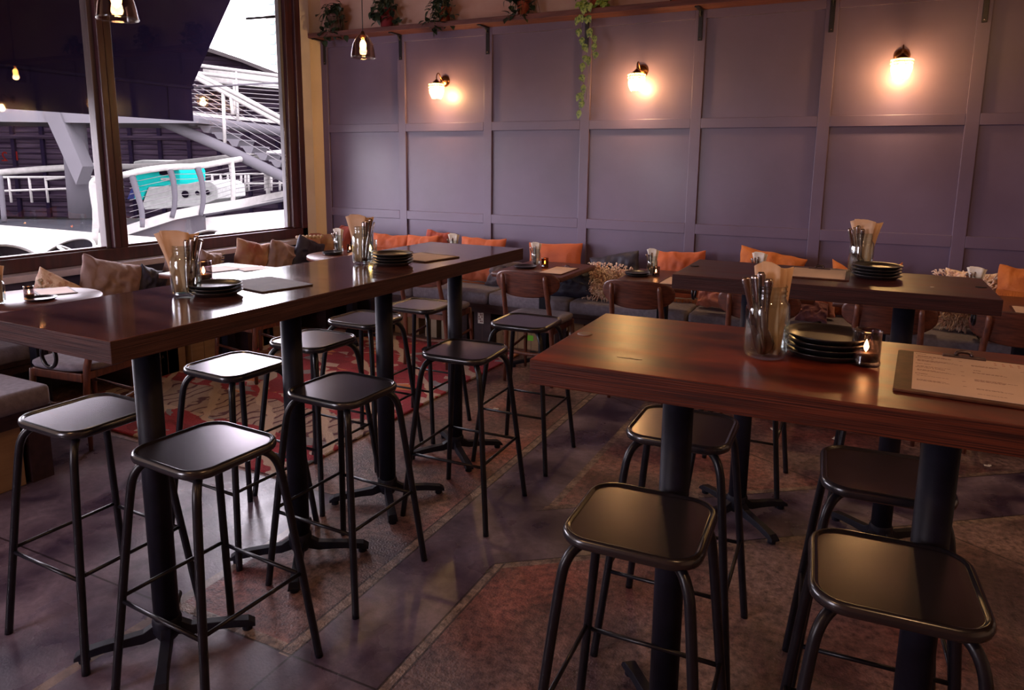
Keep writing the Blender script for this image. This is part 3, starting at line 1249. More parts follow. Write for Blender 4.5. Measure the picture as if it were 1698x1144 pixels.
CH = [(-2.00, 4.375, .02, 'in full view, beyond the end of the left high table'),
      (-1.218, 4.36, -.02, 'before the bench, just above the near right high table\'s left end'),
      (-.490, 4.36, -.05, 'behind the tall jar of the near right high table'),
      (.190, 4.36, -.03, 'behind the post of the far right high table'),
      (.80, 4.36, -.04, 'at the right edge, below the far right high table'),
      (-2.84, 4.36, .05, 'half hidden by the left high table')]
ch0 = make_chair()
ch0.scale = (1, 1, 1)
for i, (x, y, a, lb) in enumerate(CH):
    lb = 'dark wooden dining chair ' + lb
    if i == 0:
        ch0.location = (x, y, 0)
        ch0.rotation_euler = (0, 0, a)
        ch0['label'] = lb
    else:
        dup(ch0, (x, y, 0), a, label=lb)
dup(ch0, (-3.60, 2.42, 0), PI / 2 + .12, label='wooden chair with grey seat at the round window table, far left behind the high table', group='chairs facing the window')
dup(ch0, (-3.62, 3.64, 0), PI / 2 - .08, label='wooden chair facing the square window table, seen under the left high table', group='chairs facing the window')

# ------------------------------------------------------------ rug
mb = MB()
rn = []
x0, x1, y0, y1 = -1.08, .97, -1.30, 1.30
mb.rr(1.0, 1.30, .015, [(.004, 0), (0, .004), (.002, .010), (.012, .013)], n=3)
tag(obj('rug', mb, 'rug_pile', loc=(-3.40, 3.76, .0005), rot=(0, 0, R(-1))), 'worn red patterned rug with cream scribbled border under the left high table', 'rug')

# ------------------------------------------------------------ benches
def bench(name, x0, y0, x1, y1, front, lab):
    """front: 'x' faces +x, 'y' faces -y"""
    t = thing(name, lab, 'bench', (x0, y0, 0))
    w_, d_ = x1 - x0, y1 - y0
    mb = MB()
    mb.box((0, 0, .345), (w_, d_, .375))
    obj('bench_top', mb, 'bench_wood', t, bevel=.003)
    mb = MB()
    if front == 'y':
        mb.box((0, .01, .30), (w_, .03, .345))
        n = max(1, round(w_ / .92))
        for k in range(n + 1):
            a = min(max(w_ * k / n, .0), w_ - .10)
            obj('divider', MB().box((a, .03, 0), (a + .10, d_, .345)), 'bench_wood', t)
    else:
        mb.box((w_ - .03, 0, .30), (w_ - .01, d_, .345))
        n = max(1, round(d_ / .95))
        for k in range(n + 1):
            a = min(max(d_ * k / n, .0), d_ - .10)
            obj('divider', MB().box((0, a, 0), (w_ - .03, a + .10, .345)), 'bench_wood', t)
    obj('apron', mb, 'bench_wood', t)
    return t


BY = 5.09
bench('bench', XL + .102, BY, 3.3, YB - T - .001, 'y', 'long dark wooden bench against the purple panelled wall')
bench('bench', XL + .102, 1.99, -4.30, BY - .002, 'x', 'dark wooden bench below the window')
bench('bench', XL + .102, 1.30, -3.42, 1.965, 'x', 'dark wooden bench end projecting into the room at the far left')


def seat_pad(x0, y0, x1, y1, lab, group):
    t = MB()
    cx, cy = (x0 + x1) / 2, (y0 + y1) / 2
    t.rr((x1 - x0) / 2, (y1 - y0) / 2, .03, [(.010, 0), (.001, .010), (0, .045), (.001, .080), (.006, .091), (.014, .096), (.026, .0975)], n=5)
    o = obj('bench_cushion', t, 'grey_fabric', loc=(cx, cy, .3755))
    tag(o, lab, 'cushion', group)
    return o


xs = [XL + .105, -3.45, -2.70, -1.985, -1.06, -.18, .75, 1.75, 3.28]
ln = ['in the corner by the window', 'left of the left high table\'s far end', 'behind the left high table\'s far end', 'under the navy and cream cushions',
      'between the second and third wooden chairs', 'behind the third and fourth wooden chairs', 'at the right edge', None]
for i in range(8):
    lb = ln[i] or 'beyond the right edge'
    seat_pad(xs[i] + .004, BY - .012, xs[i + 1] - .004, YB - T - .004, 'grey upholstered bench pad ' + lb, 'grey pads on the long bench')
seat_pad(XL + .105, 3.55, -4.285, BY - .02, 'grey bench pad under the window near the corner', 'grey pads on the window bench')
seat_pad(XL + .105, 2.41, -4.285, 3.54, 'grey bench pad under the window behind the round table', 'grey pads on the window bench')
seat_pad(XL + .105, 1.97, -4.285, 2.40, 'short grey bench pad under the window at the left edge', 'grey pads on the window bench')
seat_pad(XL + .105, 1.29, -3.40, 1.965, 'grey pad with rounded corner on the projecting bench, left edge beside a stool', None)


# ------------------------------------------------------------ cushions
def pillow(w_, h_, t_, seed, m_, name='cushion', wr=.014, pinch=.07, sub=22, dip=0):
    me = MB()
    b = me.b
    n = sub
    g = {}
    so = Vector((seed * 7.3, seed * 3.1, seed * 1.7))
    for side in (1, -1):
        for i in range(n + 1):
            for j in range(n + 1):
                u, v = 2 * i / n - 1, 2 * j / n - 1
                edge = i in (0, n) or j in (0, n)
                if edge and side == -1:
                    continue
                x = w_ / 2 * u * (1 - pinch * (1 - v * v))
                z = h_ / 2 * v * (1 - pinch * (1 - u * u))
                prof = max(0, (1 - u ** 4) * (1 - v ** 4)) ** .55
                p = Vector((u * 2.2, v * 2.2, side * .7)) + so
                wn_ = noise.noise(p * 1.6) * .8 + abs(noise.noise(Vector((p.x * 3.5, p.y * .9, p.z)))) * 1.0 - .3
                cr = min(abs(u), abs(v)) ** 2
                y = -side * (t_ / 2 * prof * (.78 + .22 * (1 - u * u) * (1 - v * v)) + wr * wn_ * (prof + .1))
                if edge:
                    y = .004 * noise.noise(p * 2)
                z += wr * .8 * noise.noise(p * 1.1 + Vector((9, 2, 5))) - dip * (1 - u * u) * max(0, v) ** 2
                x += wr * .6 * noise.noise(p * 1.2 + Vector((1, 8, 5)))
                g[(side, i, j)] = b.verts.new((x, y, z + h_ / 2))
    for i in range(n + 1):
        for j in range(n + 1):
            if i in (0, n) or j in (0, n):
                g[(-1, i, j)] = g[(1, i, j)]
    for side in (1, -1):
        for i in range(n):
            for j in range(n):
                q = [g[(side, i, j)], g[(side, i + 1, j)], g[(side, i + 1, j + 1)], g[(side, i, j + 1)]]
                f = b.faces.new(q if side == 1 else q[::-1])
                f.smooth = True
    o = obj(name, me, m_)
    sb = o.modifiers.new('smooth', 'SUBSURF')
    sb.levels = sb.render_levels = 1
    return o


CUSH = 'scatter cushions on the benches'


def project(p):
    v = Vector(p) - CAM
    d = v.dot(fw)
    return CX + FPX * v.dot(rt) / d, CY - FPX * v.dot(up) / d


def cushion(xl, xr, yt, m_, lab, y=None, x=None, z=.474, lean=14, yaw=0, roll=0, t_=.13, seed=None, fringe=None, dip=0, wr=.022, h=None):
    """xl..xr picture columns of its sides and yt the row of its top; y (back wall) or x (window wall) its distance"""
    px = (xl + xr) / 2
    f_ = (lambda q: aty(q, yt, y)) if y is not None else (lambda q: atx(q, yt, x))
    c = f_(px)
    w_ = (f_(xr) - f_(xl)).length * 1.12
    h_ = h or .2
    if not h:
        for k in range(60):
            zt = z + h_ * math.cos(R(lean))
            off = h_ * math.sin(R(lean))
            p_ = (c.x, c.y + off, zt) if y is not None else (c.x - off, c.y, zt)
            if project(p_)[1] <= yt:
                break
            h_ += .01
    global _cs
    _cs += 1
    o = pillow(w_, h_, t_, seed or _cs, m_, dip=dip, wr=wr)
    base = 0 if y is not None else PI / 2
    o.rotation_mode = 'ZYX'
    o.rotation_euler = (-R(lean), R(roll), base + R(yaw))
    o.location = (c.x, c.y, z + .5 * w_ * abs(math.sin(R(roll))) * math.cos(R(lean)) * (1 if roll else 1))
    tag(o, lab, 'cushion', CUSH)
    if fringe:
        mb = MB()
        k = 70
        for side in fringe[0]:
            for i in range(k):
                u = (i + .5) / k * 2 - 1
                ln_ = fringe[1] * random.uniform(.7, 1.15)
                if side == 'b':
                    p, d = Vector((u * w_ * .48, 0, .012)), Vector((random.uniform(-.2, .2), -.25, -1))
                elif side == 't':
                    p, d = Vector((u * w_ * .48, 0, h_ - .012)), Vector((random.uniform(-.6, .6), random.uniform(-.3, .3), 1))
                elif side == 'm':
                    p, d = Vector((u * w_ * .45, -t_ * .5, h_ * .62)), Vector((random.uniform(-.08, .08), -.10, -1))
                elif side == 'l':
                    p, d = Vector((-w_ * .47, 0, (u * .47 + .5) * h_)), Vector((-1, 0, random.uniform(-.5, .5)))
                else:
                    p, d = Vector((w_ * .47, 0, (u * .47 + .5) * h_)), Vector((1, 0, random.uniform(-.5, .5)))
                mb.tube([p, p + d.normalized() * ln_ * .5 + Vector((0, 0, -.2 * ln_)), p + d.normalized() * ln_], [.0028, .0022, .0014], 4)
        obj('fringe', mb, fringe[2], o)['kind'] = 'stuff'
    return o


_cs = 0


def shag(o, w_, h_, t_, n, L, m_):
    """loose yarn loops over the front of a cushion"""
    mb = MB()
    for i in range(n):
        u, v = random.uniform(-.97, .97), random.uniform(-.97, .97)
        prof = max(0, (1 - u ** 4) * (1 - v ** 4)) ** .55
        p = Vector((u * w_ * .47, -t_ / 2 * prof * .95, (v * .48 + .5) * h_))
        d = Vector((random.uniform(-1, 1), -.6, random.uniform(-1, .6)))
        if abs(u) > .85 or abs(v) > .85:
            d = Vector((u + random.uniform(-.3, .3), -.3, v + random.uniform(-.3, .3)))
        d.normalize()
        l_ = L * random.uniform(.5, 1.2)
        mb.tube([p, p + d * l_ * .6 + Vector((0, -.004, .004)), p + d * l_ + Vector((0, .002, -.010))], [.0045, .0045, .003], 4)
    obj('yarn', mb, m_, o)['kind'] = 'stuff'


# back wall, left to right
cushion(549, 573, 374, 'c_rustred', 'dark red velvet cushion standing in the corner behind the small round table', y=5.60, yaw=-25, roll=6, lean=8)
cushion(494, 545, 388, 'c_tan', 'tan and red velvet cushion left of the jar on the small round corner table', y=5.42, yaw=22, roll=-3, lean=16)
cushion(612, 666, 387, 'c_orange', 'orange cushion behind the candle and jar of the left high table', y=5.50, yaw=4, lean=15, fringe=('m', .09, 'c_orange'))
cushion(664, 716, 390, 'c_orange', 'orange cushion with a crease, left of the small napkin jar behind the left high table', y=5.46, yaw=-6, lean=17)
cushion(700, 734, 384, 'c_rustred', 'darker orange cushion peeping out right of the small napkin jar', y=5.60, yaw=12, roll=5, lean=9)
cushion(760, 828, 393, 'c_orange', 'large orange cushion with fringed band beyond the end of the left high table', y=5.46, yaw=2, lean=13, fringe=('b', .06, 'c_velvet_orange'))
cushion(806, 866, 434, 'c_greymauve', 'slumped grey-mauve cushion left of the orange linen cushion', y=5.40, yaw=0, lean=28)
cushion(878, 960, 404, 'c_orange', 'big smooth orange linen cushion behind the small jar and candle', y=5.48, yaw=3, roll=-3, lean=12, wr=.008)
cushion(900, 985, 448, 'c_navy', 'dark navy cushion lying on the bench beyond the orange linen cushion', y=5.22, yaw=-5, lean=32, t_=.15)
cushion(984, 1064, 428, 'c_navy', 'dark navy cushion with raised corner behind the shaggy cream one', y=5.46, yaw=-6, roll=-11, lean=16)
o = cushion(974, 1034, 446, 'c_cream', 'shaggy cream and pink woven cushion on the bench', y=5.22, yaw=-6, lean=24, t_=.11, roll=2)
shag(o, .40, .30, .11, 800, .026, 'c_cream')
cushion(1092, 1168, 418, 'c_orange', 'orange cushion behind the second small table\'s jar', y=5.48, yaw=4, roll=-4, lean=12, fringe=('b', .05, 'c_velvet_orange'))
cushion(1156, 1210, 468, 'c_pink', 'dusty pink cushion low on the bench under the far right high table\'s left end', y=5.30, yaw=-10, lean=24, roll=4)
cushion(1214, 1318, 422, 'c_velvet_orange', 'orange velvet cushion sloping down to the right behind the far right high table', y=5.50, yaw=-4, roll=9, lean=10)
cushion(1322, 1372, 500, 'c_mauve', 'mauve cushion lying under the salmon one', y=5.20, yaw=0, lean=35, t_=.08, h=.16)
cushion(1340, 1388, 478, 'c_pink', 'salmon pink cushion seen under the far right high table', y=5.32, yaw=-10, lean=25, roll=-6)
cushion(1382, 1494, 428, 'c_velvet_orange', 'orange velvet cushion with dipped top behind the tall jar of the far right high table', y=5.50, yaw=2, lean=10, dip=.10)
o = cushion(1566, 1652, 450, 'c_cream', 'shaggy cream cushion at the right behind the far right high table', y=5.36, yaw=-6, roll=4, lean=16)
shag(o, .44, .38, .13, 900, .036, 'c_cream')
cushion(1652, 1765, 446, 'c_velvet_orange', 'orange velvet cushion with long fringe at the right edge', y=5.26, yaw=-10, roll=5, lean=12, fringe=('m', .18, 'c_velvet_orange'))
# window side
o = cushion(28, 150, 470, 'c_cream', 'shaggy beige cushion low behind the round window table', x=-4.66, lean=30)
shag(o, .50, .22, .12, 500, .03, 'tassel')
cushion(122, 216, 436, 'c_brown', 'wrinkled brown velvet cushion under the window, right of the round table', x=-4.62, yaw=-6, lean=18, roll=-4, wr=.03)
cushion(208, 258, 446, 'c_navy', 'navy cushion under the window next to the wrinkled brown one', x=-4.64, yaw=6, lean=22, roll=4, wr=.02)
cushion(256, 288, 432, 'c_brown', 'small beige cushion behind the tall jar of the left high table', x=-4.66, yaw=0, lean=18, roll=4)
o = cushion(312, 346, 418, 'c_brown', 'brown cushion with white tassels behind the left high table\'s candle', x=-4.66, yaw=4, lean=16, roll=6, fringe=('r', .05, 'tassel'))
cushion(384, 434, 401, 'c_tan', 'tan velvet cushion with red lower half under the window', x=-4.62, yaw=-4, lean=14, roll=-2, wr=.02)
cushion(432, 480, 404, 'c_brown', 'pinkish brown velvet cushion leaning beside the tan and red one', x=-4.60, yaw=6, lean=17, roll=4, wr=.025)
cushion(474, 524, 402, 'c_navy', 'navy cushion under the window beside the small round corner table', x=-4.58, yaw=8, lean=20, roll=7, wr=.02)
o = cushion(484, 522, 396, 'c_tan', 'cream cushion with white pompom trim behind the navy one', x=-4.74, yaw=8, lean=6, roll=9)
mb = MB()
for i in range(14):
    mb.blob((-.2 + i * .031, 0, max(v.co.z for v in o.data.vertices) - .01 + .006 * math.sin(i * 3)), .017, 5, (1, 1, random.uniform(.8, 1.3)))
obj('pompom_trim', mb, 'tassel', o)


# ------------------------------------------------------------ things under the benches
def box_of(loc, sx, sy, sz, m_, lab, rz=0, txt=None, side='y'):
    t = thing('cardboard_box', lab, 'box', loc, rz, 'cardboard boxes stored under the benches')
    mb = MB()
    mb.box((0, 0, 0), (sx, sy, sz))
    obj('carton', mb, m_, t, bevel=.003)
    mb = MB()
    if side == 'y':
        mb.box((sx / 2 - .002, -.0006, 0), (sx / 2 + .002, .0, sz))
    else:
        mb.box((sx, sy / 2 - .002, 0), (sx + .0006, sy / 2 + .002, sz))
    obj('flap_seam', mb, 'box_print', t)
    for s_, z_, h_ in (txt or []):
        if side == 'y':
            text_mesh('print', s_, h_, 'box_print', t, (sx / 2, -.001, z_), (PI / 2, 0, 0), align='CENTER')
        else:
            text_mesh('print', s_, h_, 'box_print', t, (sx + .001, sy / 2, z_), (PI / 2, 0, PI / 2), align='CENTER')
    return t


def bx(px, z, d, *a, **k):
    c = aty(px, 560, d)
    return box_of((c.x, d, .001), *a, **k)


bx(765, 0, 5.17, .10, .30, .315, 'cardboard', 'upright narrow wine carton reading vino beside a bench divider', txt=[('vino', .13, .04), ('B', .23, .035)])
bx(786, 0, 5.13, .16, .35, .32, 'bench_wood', 'dark wooden crate with white label beside the vino carton')
mb = MB()
mb.box((-.027, -.001, 0), (.027, 0, .11))
for i in range(5):
    mb.mi = 1
    for j in range(3):
        if (i + j) % 3:
            mb.box((-.020 + j * .014, -.0016, .012 + i * .019), (-.011 + j * .014, -.001, .024 + i * .019))
c = aty(797, 525, 5.127)
tag(obj('paper_label', mb, ['paper_white', 'ink'], loc=(c.x, 5.1285, .20)), 'white printed label stuck on the dark crate under the bench', 'label')
bx(705, 0, 5.20, .12, .3, .22, 'cardboard_pale', 'pale carton on the floor left of the left high table\'s last post')
bx(732, 0, 5.19, .11, .3, .22, 'cardboard_pale', 'pale carton with a small print, beside the last post of the left high table')
bx(655, 0, 5.2, .13, .3, .28, 'cardboard', 'tan carton under the bench behind the half hidden chair')
bx(676, 0, 5.22, .12, .3, .27, 'cardboard', 'tan carton under the bench, second behind the half hidden chair')
bx(822, 0, 5.22, .16, .3, .20, 'cardboard', 'brown carton under the bench behind the first wooden chair', txt=[('ZE', .10, .03)])
bx(848, 0, 5.22, .12, .3, .20, 'cardboard', 'brown carton under the bench left of the green sticker')
bg_ = bx(868, 0, 5.22, .14, .3, .20, 'cardboard', 'brown carton with a bright green sticker under the bench')
obj('sticker', MB().box((.0, -.0015, .08), (.09, -.0002, .125)), 'sticker_green', bg_)
bx(898, 0, 5.20, .12, .3, .22, 'cardboard_pale', 'greyish carton under the bench right of the green sticker')
bx(934, 0, 5.16, .17, .3, .30, 'cardboard', 'tall brown carton with crumpled white paper beside the near right high table')
mb = MB()
for i in range(9):
    mb.blob((random.uniform(-.07, .07), 0, random.uniform(-.12, .03)), random.uniform(.012, .022), 5, (1, .6, 1.3))
c = aty(934, 550, 5.15)
tag(obj('crumpled_paper', mb, 'paper_white', loc=(c.x + .02, 5.135, .25)), 'crumpled white paper at the tall brown carton under the bench', 'paper')
bx(964, 0, 5.25, .12, .3, .26, 'cardboard', 'carton in shadow under the bench near the near right high table\'s corner')
# under the window bench and the projecting bench
for px, z1, sy, lb, tx in ((332, .30, .22, 'tan carton under the window bench beside a chair leg', None), (372, .26, .36, 'large tan carton with printed word under the window bench', [('VINOS', .15, .03)]),
                           (440, .24, .12, 'small tan carton with a round print under the window bench', [('G', .10, .06)]), (270, .30, .3, 'carton in shadow under the window bench behind the first post', None),
                           (232, .26, .3, 'carton with print under the window bench, seen past the first post', [('OLA', .14, .03)])):
    c = atx(px, 570, -4.40)
    for q_ in range(40):
        if any(c.y - sy / 2 < v + .105 and c.y + sy / 2 > v - .005 for v in (1.99, 3.023, 4.055, 4.988)):
            c.y += .03
    box_of((-4.78, c.y - sy / 2, .001), .42, sy, z1, 'cardboard', lb, txt=tx, side='x')
box_of((-3.88, 1.42, .001), .42, .42, .29, 'cardboard', 'brown carton with dark print under the projecting bench, left edge', txt=[('E', .2, .05), ('ECM', .12, .05)], side='x')
box_of((-4.5, 1.45, .001), .5, .35, .28, 'cardboard', 'brown carton deeper under the projecting bench')


# ------------------------------------------------------------ tableware
def glass_jar(loc, s, lab):
    t = thing('glass_jar', lab, 'jar', loc, random.uniform(0, 1), 'glass jars of cutlery and napkins')
    mb = MB()
    pf = [(.0001, .003), (.030, .002), (.041, .006), (.0445, .016), (.0455, .060), (.0455, .105), (.043, .120), (.036, .130), (.0345, .133), (.0345, .137), (.0365, .139), (.0345, .142), (.0345, .146), (.0365, .148), (.035, .151), (.035, .156), (.0365, .158), (.0355, .160),
          (.0335, .158), (.033, .132), (.040, .119), (.043, .104), (.043, .060), (.042, .020), (.036, .010), (.0001, .009)]
    mb.lathe([(r * s, z * s) for r, z in pf], 32)
    obj('jar_body', mb, 'jar_glass', t)
    return t


def napkin(loc, s, ang, lean, spread, lab, grp, rz, m_='napkin', h=.215, w_=.062):
    """folded paper napkin standing in a jar, fanned open at the top"""
    mb = MB()
    n = 7
    rs = []
    ww = w_
    for i in range(7):
        f = i / 6
        z = h * f
        half = ww * (.30 + .05 * f + spread * f * f * .30)
        ring = []
        for j in range(n):
            u = 2 * j / (n - 1) - 1
            ring.append(Vector((u * half + math.tan(R(lean)) * z, .006 * math.cos(u * 2.2) + .0025 * math.sin(7 * u + 5 * f + ang), z + .008 * f * math.cos(u * 1.7 + ang))) * s)
        rs.append(ring)
    b = mb.b
    fr = [[b.verts.new(p) for p in r] for r in rs]
    bk = [[b.verts.new(p + Vector((0, .005 * s, 0))) for p in r] for r in rs]
    for a, c in zip(range(6), range(1, 7)):
        for j in range(n - 1):
            b.faces.new((fr[a][j], fr[a][j + 1], fr[c][j + 1], fr[c][j])).smooth = True
            b.faces.new((bk[a][j + 1], bk[a][j], bk[c][j], bk[c][j + 1])).smooth = True
        b.faces.new((fr[a][0], fr[c][0], bk[c][0], bk[a][0]))
        b.faces.new((fr[a][-1], bk[a][-1], bk[c][-1], fr[c][-1]))
    for j in range(n - 1):
        b.faces.new((fr[6][j], fr[6][j + 1], bk[6][j + 1], bk[6][j]))
        b.faces.new((fr[0][j + 1], fr[0][j], bk[0][j], bk[0][j + 1]))
    o = obj('paper_napkin', mb, m_, loc=loc, rot=(0, 0, rz))
    tag(o, lab, 'napkin', grp)
    return o


def cutlery(kind, base, tip, lab, grp, s=1.0):
    """stands handle up: base = lower end, tip = handle end"""
    base, tip = Vector(base), Vector(tip)
    d = tip - base
    L = d.length
    mb = MB()
    rs = []
    if kind == 'knife':
        prof = [(0, .0015), (.02, .007), (.08, .0095), (.105, .0095), (.115, .005), (.125, .006), (.17, .008), (.205, .0095), (.213, .006)]
    elif kind == 'fork':
        prof = [(0, .010), (.03, .0115), (.055, .009), (.07, .004), (.10, .003), (.15, .005), (.195, .009), (.205, .006)]
    else:
        prof = [(0, .004), (.012, .014), (.03, .018), (.05, .013), (.065, .004), (.10, .003), (.15, .005), (.185, .009), (.195, .006)]
    mx = prof[-1][0]
    for z, r in prof:
        hh = r * s
        tt = max(.0012, min(.0026, r * .3)) * s
        rs.append([Vector((math.cos(2 * PI * j / 8) * hh, math.sin(2 * PI * j / 8) * tt, z / mx * L)) for j in range(8)])
    mb.rings(rs)
    q = Vector((0, 0, 1)).rotation_difference(d.normalized())
    o = obj(kind, mb, 'chrome')
    o.rotation_mode = 'QUATERNION'
    from mathutils import Quaternion
    o.rotation_quaternion = q @ Quaternion((0, 0, 1), random.uniform(-.5, .9) - YAW * 0)
    o.location = base
    tag(o, lab, kind, grp)
    return o


def jar_set(loc, s, where, rz=YAW, nn=3, nk=3, tall=1.0, lean=0, spread=1.0, side=-1, m_='napkin'):
    loc = Vector(loc)
    glass_jar(loc, s, 'clear glass jar of cutlery and napkins ' + where)
    fr = Vector((math.cos(rz), math.sin(rz), 0))
    bk = Vector((-math.sin(rz), math.cos(rz), 0))
    for i in range(nn):
        p = loc + fr * (.004 * (i - 1) - side * .010) * s + bk * ((i - (nn - 1) / 2) * .011 + .002) * s + Vector((0, 0, .0105 * s))
        napkin(p, s, i * 1.3, lean + (i - 1) * 3.5, spread, 'tan paper napkin, %s in the jar %s' % (('front', 'middle', 'rear')[i], where), 'napkins in the jar ' + where, rz + (i - 1) * .12, m_, h=.205 * tall)
    kinds = ['knife', 'fork', 'knife', 'spoon', 'fork', 'knife']
    for i in range(nk):
        a = i / max(1, nk - 1) - .5
        b0 = loc + fr * (side * .008 + .012 * a) * s + bk * (-.020 + .006 * (i % 2)) * s + Vector((0, 0, .012 * s))
        tp = loc + fr * (side * (.030 + .0) + .045 * a) * s + bk * (-.022 - .010 * (i % 2)) * s + Vector((0, 0, (.178 + .006 * (i % 3)) * s))
        k = kinds[i % 6]
        cutlery(k, b0, tp, 'steel %s, %s in the jar %s' % (k, ('leftmost', 'second from left', 'third from left', 'rightmost')[i], where), 'cutlery in the jar ' + where, s)


def plate_mesh():
    mb = MB()
    mb.lathe([(.0001, .004), (.045, .004), (.066, .0055), (.080, .012), (.0885, .0165), (.0905, .0160), (.090, .0140), (.083, .0095), (.072, .0035), (.068, .0), (.060, .0), (.055, .0015), (.0001, .0015)], 48)
    return mb.mesh('plate', 'plate_black')


PLATE = plate_mesh()
ORD = {4: ('topmost', 'second from the top', 'third from the top', 'bottom one'), 3: ('topmost', 'middle one', 'bottom one'), 2: ('upper one', 'lower one'), 1: ('single',)}


def plates(loc, n, where, s=1.0):
    for i in range(n):
        o = bpy.data.objects.new('plate', PLATE)
        C.objects.link(o)
        o.location = Vector(loc) + Vector((random.uniform(-.0015, .0015), random.uniform(-.0015, .0015), (n - 1 - i) * .0125 * s + .0004))
        o.scale = (s, s, s)
        lb = 'black plate, %s of the stack %s' % (ORD[n][i], where) if n > 1 else 'black plate %s' % where
        tag(o, lb, 'plate', 'black plates stacked on the tables')


def candle(loc, where, s=1.0, lit=True, m_='smoke_glass'):
    t = thing('candle_holder', 'small glass candle holder %s' % where, 'candle', loc, 0, 'glass candle holders')
    mb = MB()
    pf = [(.0001, .002), (.029, .0015), (.0305, .004), (.0305, .010), (.029, .014), (.029, .074), (.0305, .0775), (.0285, .079), (.0265, .077), (.0265, .012), (.0001, .010)]
    mb.lathe([(r * s, z * s) for r, z in pf], 28)
    obj('glass_cup', mb, m_, t)
    mb = MB()
    mb.lathe([(.0001, .012 * s), (.025 * s, .012 * s), (.0255 * s, .030 * s), (.0001, .029 * s)], 24)
    obj('wax', mb, 'wax', t)
    if lit:
        mb = MB()
        mb.lathe([(.0004, .030 * s), (.004 * s, .036 * s), (.0055 * s, .042 * s), (.003 * s, .051 * s), (.0003, .058 * s)], 10)
        obj('flame', mb, 'flame', t)
        light('candle_light', 'POINT', Vector(loc) + Vector((0, 0, .045 * s)), .10, (1, .45, .14), shadow_soft_size=.01)


def menu(corners, where, m_='clip_board', paper='menu_paper', clip=None, detail=0, paper_on=True, inset=(.02, .02, .012, .012)):
    """corners: near-left, near-right, far-right, far-left in world coordinates on the table"""
    a, b, c, d = [Vector(p) for p in corners]
    cen = (a + b + c + d) / 4
    ux = ((b - a) + (c - d)) / 2
    uy = ((d - a) + (c - b)) / 2
    wx, wy = ux.length, uy.length
    ang = math.atan2(ux.y, ux.x)
    t = thing('clipboard', 'brown clipboard %s' % where, 'clipboard', (cen.x, cen.y, cen.z), ang, 'menu clipboards on the tables')
    mb = MB()
    mb.rr(wx / 2, wy / 2, .008, [(0, .0003), (0, .0045), (.0008, .005)], n=3)
    obj('board', mb, m_, t)
    if clip:
        mb = MB()
        if clip == 'y':
            k0 = wy / 2 - .013
            mb.box((-.042, k0 - .006, .005), (.042, k0 + .010, .0105))
            mb.tube([(-.016, k0 + .004, .011), (-.012, k0 + .006, .019), (.012, k0 + .006, .019), (.016, k0 + .004, .011)], .0045, 8, smoothpath=1)
        else:
            k0 = -wx / 2 + .013
            mb.box((k0 - .010, -.042, .005), (k0 + .006, .042, .0105))
            mb.tube([(k0, -.016, .011), (k0 - .002, -.012, .019), (k0 - .002, .012, .019), (k0, .016, .011)], .0045, 8, smoothpath=1)
        obj('clip', mb, 'steel_dark', t, bevel=.001)
    if paper_on:
        l_, r_, f_, n_ = inset
        x0, x1, y0, y1 = -wx / 2 + l_, wx / 2 - r_, -wy / 2 + n_, wy / 2 - f_
        mb = MB()
        mb.box((x0, y0, .0052), (x1, y1, .0060))
        p = obj('menu_sheet', mb, paper, loc=(cen.x, cen.y, cen.z), rot=(0, 0, ang))
        tag(p, 'printed menu sheet on the clipboard %s' % where, 'menu', 'menu sheets')
        if detail:
            pw, ph = x1 - x0, y1 - y0
            mb = MB()
            rnd = random.Random(3)
            z = .0062

            def row(xa, yy, n_, h_):
                x = xa
                for _ in range(n_):
                    q = rnd.uniform(.003, .009)
                    mb.box((x, yy, .0060), (x + q, yy + h_, z))
                    x += q + .0014
            for cx_, blocks in ((x0 + .008, ((.90, 3), (.78, 4), (.60, 2), (.50, 3), (.34, 1), (.24, 3))), (x0 + pw * .50, ((.80, 3), (.60, 2), (.42, 4), (.20, 2), (.08, 1)))):
                for f_y, nr in blocks:
                    yy = y0 + ph * f_y
                    for r in range(nr):
                        row(cx_, yy - r * .0042, rnd.randint(6, 9), .0011)
                    mb.box((x0 + pw * (.40 if cx_ < x0 + .02 else .90), yy - nr * .003, .0060), (x0 + pw * (.40 if cx_ < x0 + .02 else .90) + .006, yy - nr * .003 + .0012, z))
            obj('menu_print', mb, 'ink', p)
            for i, ch in enumerate('YARD'):
                text_mesh('menu_heading', ch, .0075, 'ink_red', p, (x0 + pw * .70 + i * pw * .065, y0 + ph * .93, .0061), (0, 0, 0), ext=.0001)
            for i, ch in enumerate('COMC'):
                text_mesh('menu_heading', ch, .0075, 'ink_red', p, (x0 + pw * .70 + i * pw * .065, y0 + ph * .885, .0061), (0, 0, 0), ext=.0001)
            for xx, yy, tx in ((.02, .95, 'SNACKS'), (.02, .83, 'SMALL PLATES'), (.02, .66, 'FROM FARM'), (.02, .555, 'FROM MEAT & CHEESE'), (.02, .385, 'BURGERS'), (.51, .655, 'SIDES')):
                text_mesh('menu_heading', tx, .0055, 'ink', p, (x0 + pw * xx, y0 + ph * yy, .0061), (0, 0, 0), ext=.0001)
    return t


HT = 1.1004
# near right high table
jar_set((-.168, 1.672, HT), 1.06, 'on the near right high table', tall=.93, nk=4, nn=3, lean=-1, spread=.25, side=-1, rz=.25)
plates((-.046, 1.765, HT), 4, 'on the near right high table', s=1.03)
candle((.038, 1.712, HT), 'with dark wax and a flame on the near right high table', s=1.02)
menu([(.103, 1.536, HT), (.352, 1.515, HT), (.372, 1.868, HT), (.095, 1.882, HT)], 'on the near right high table', clip='y', detail=1, inset=(.032, .010, .010, .018))
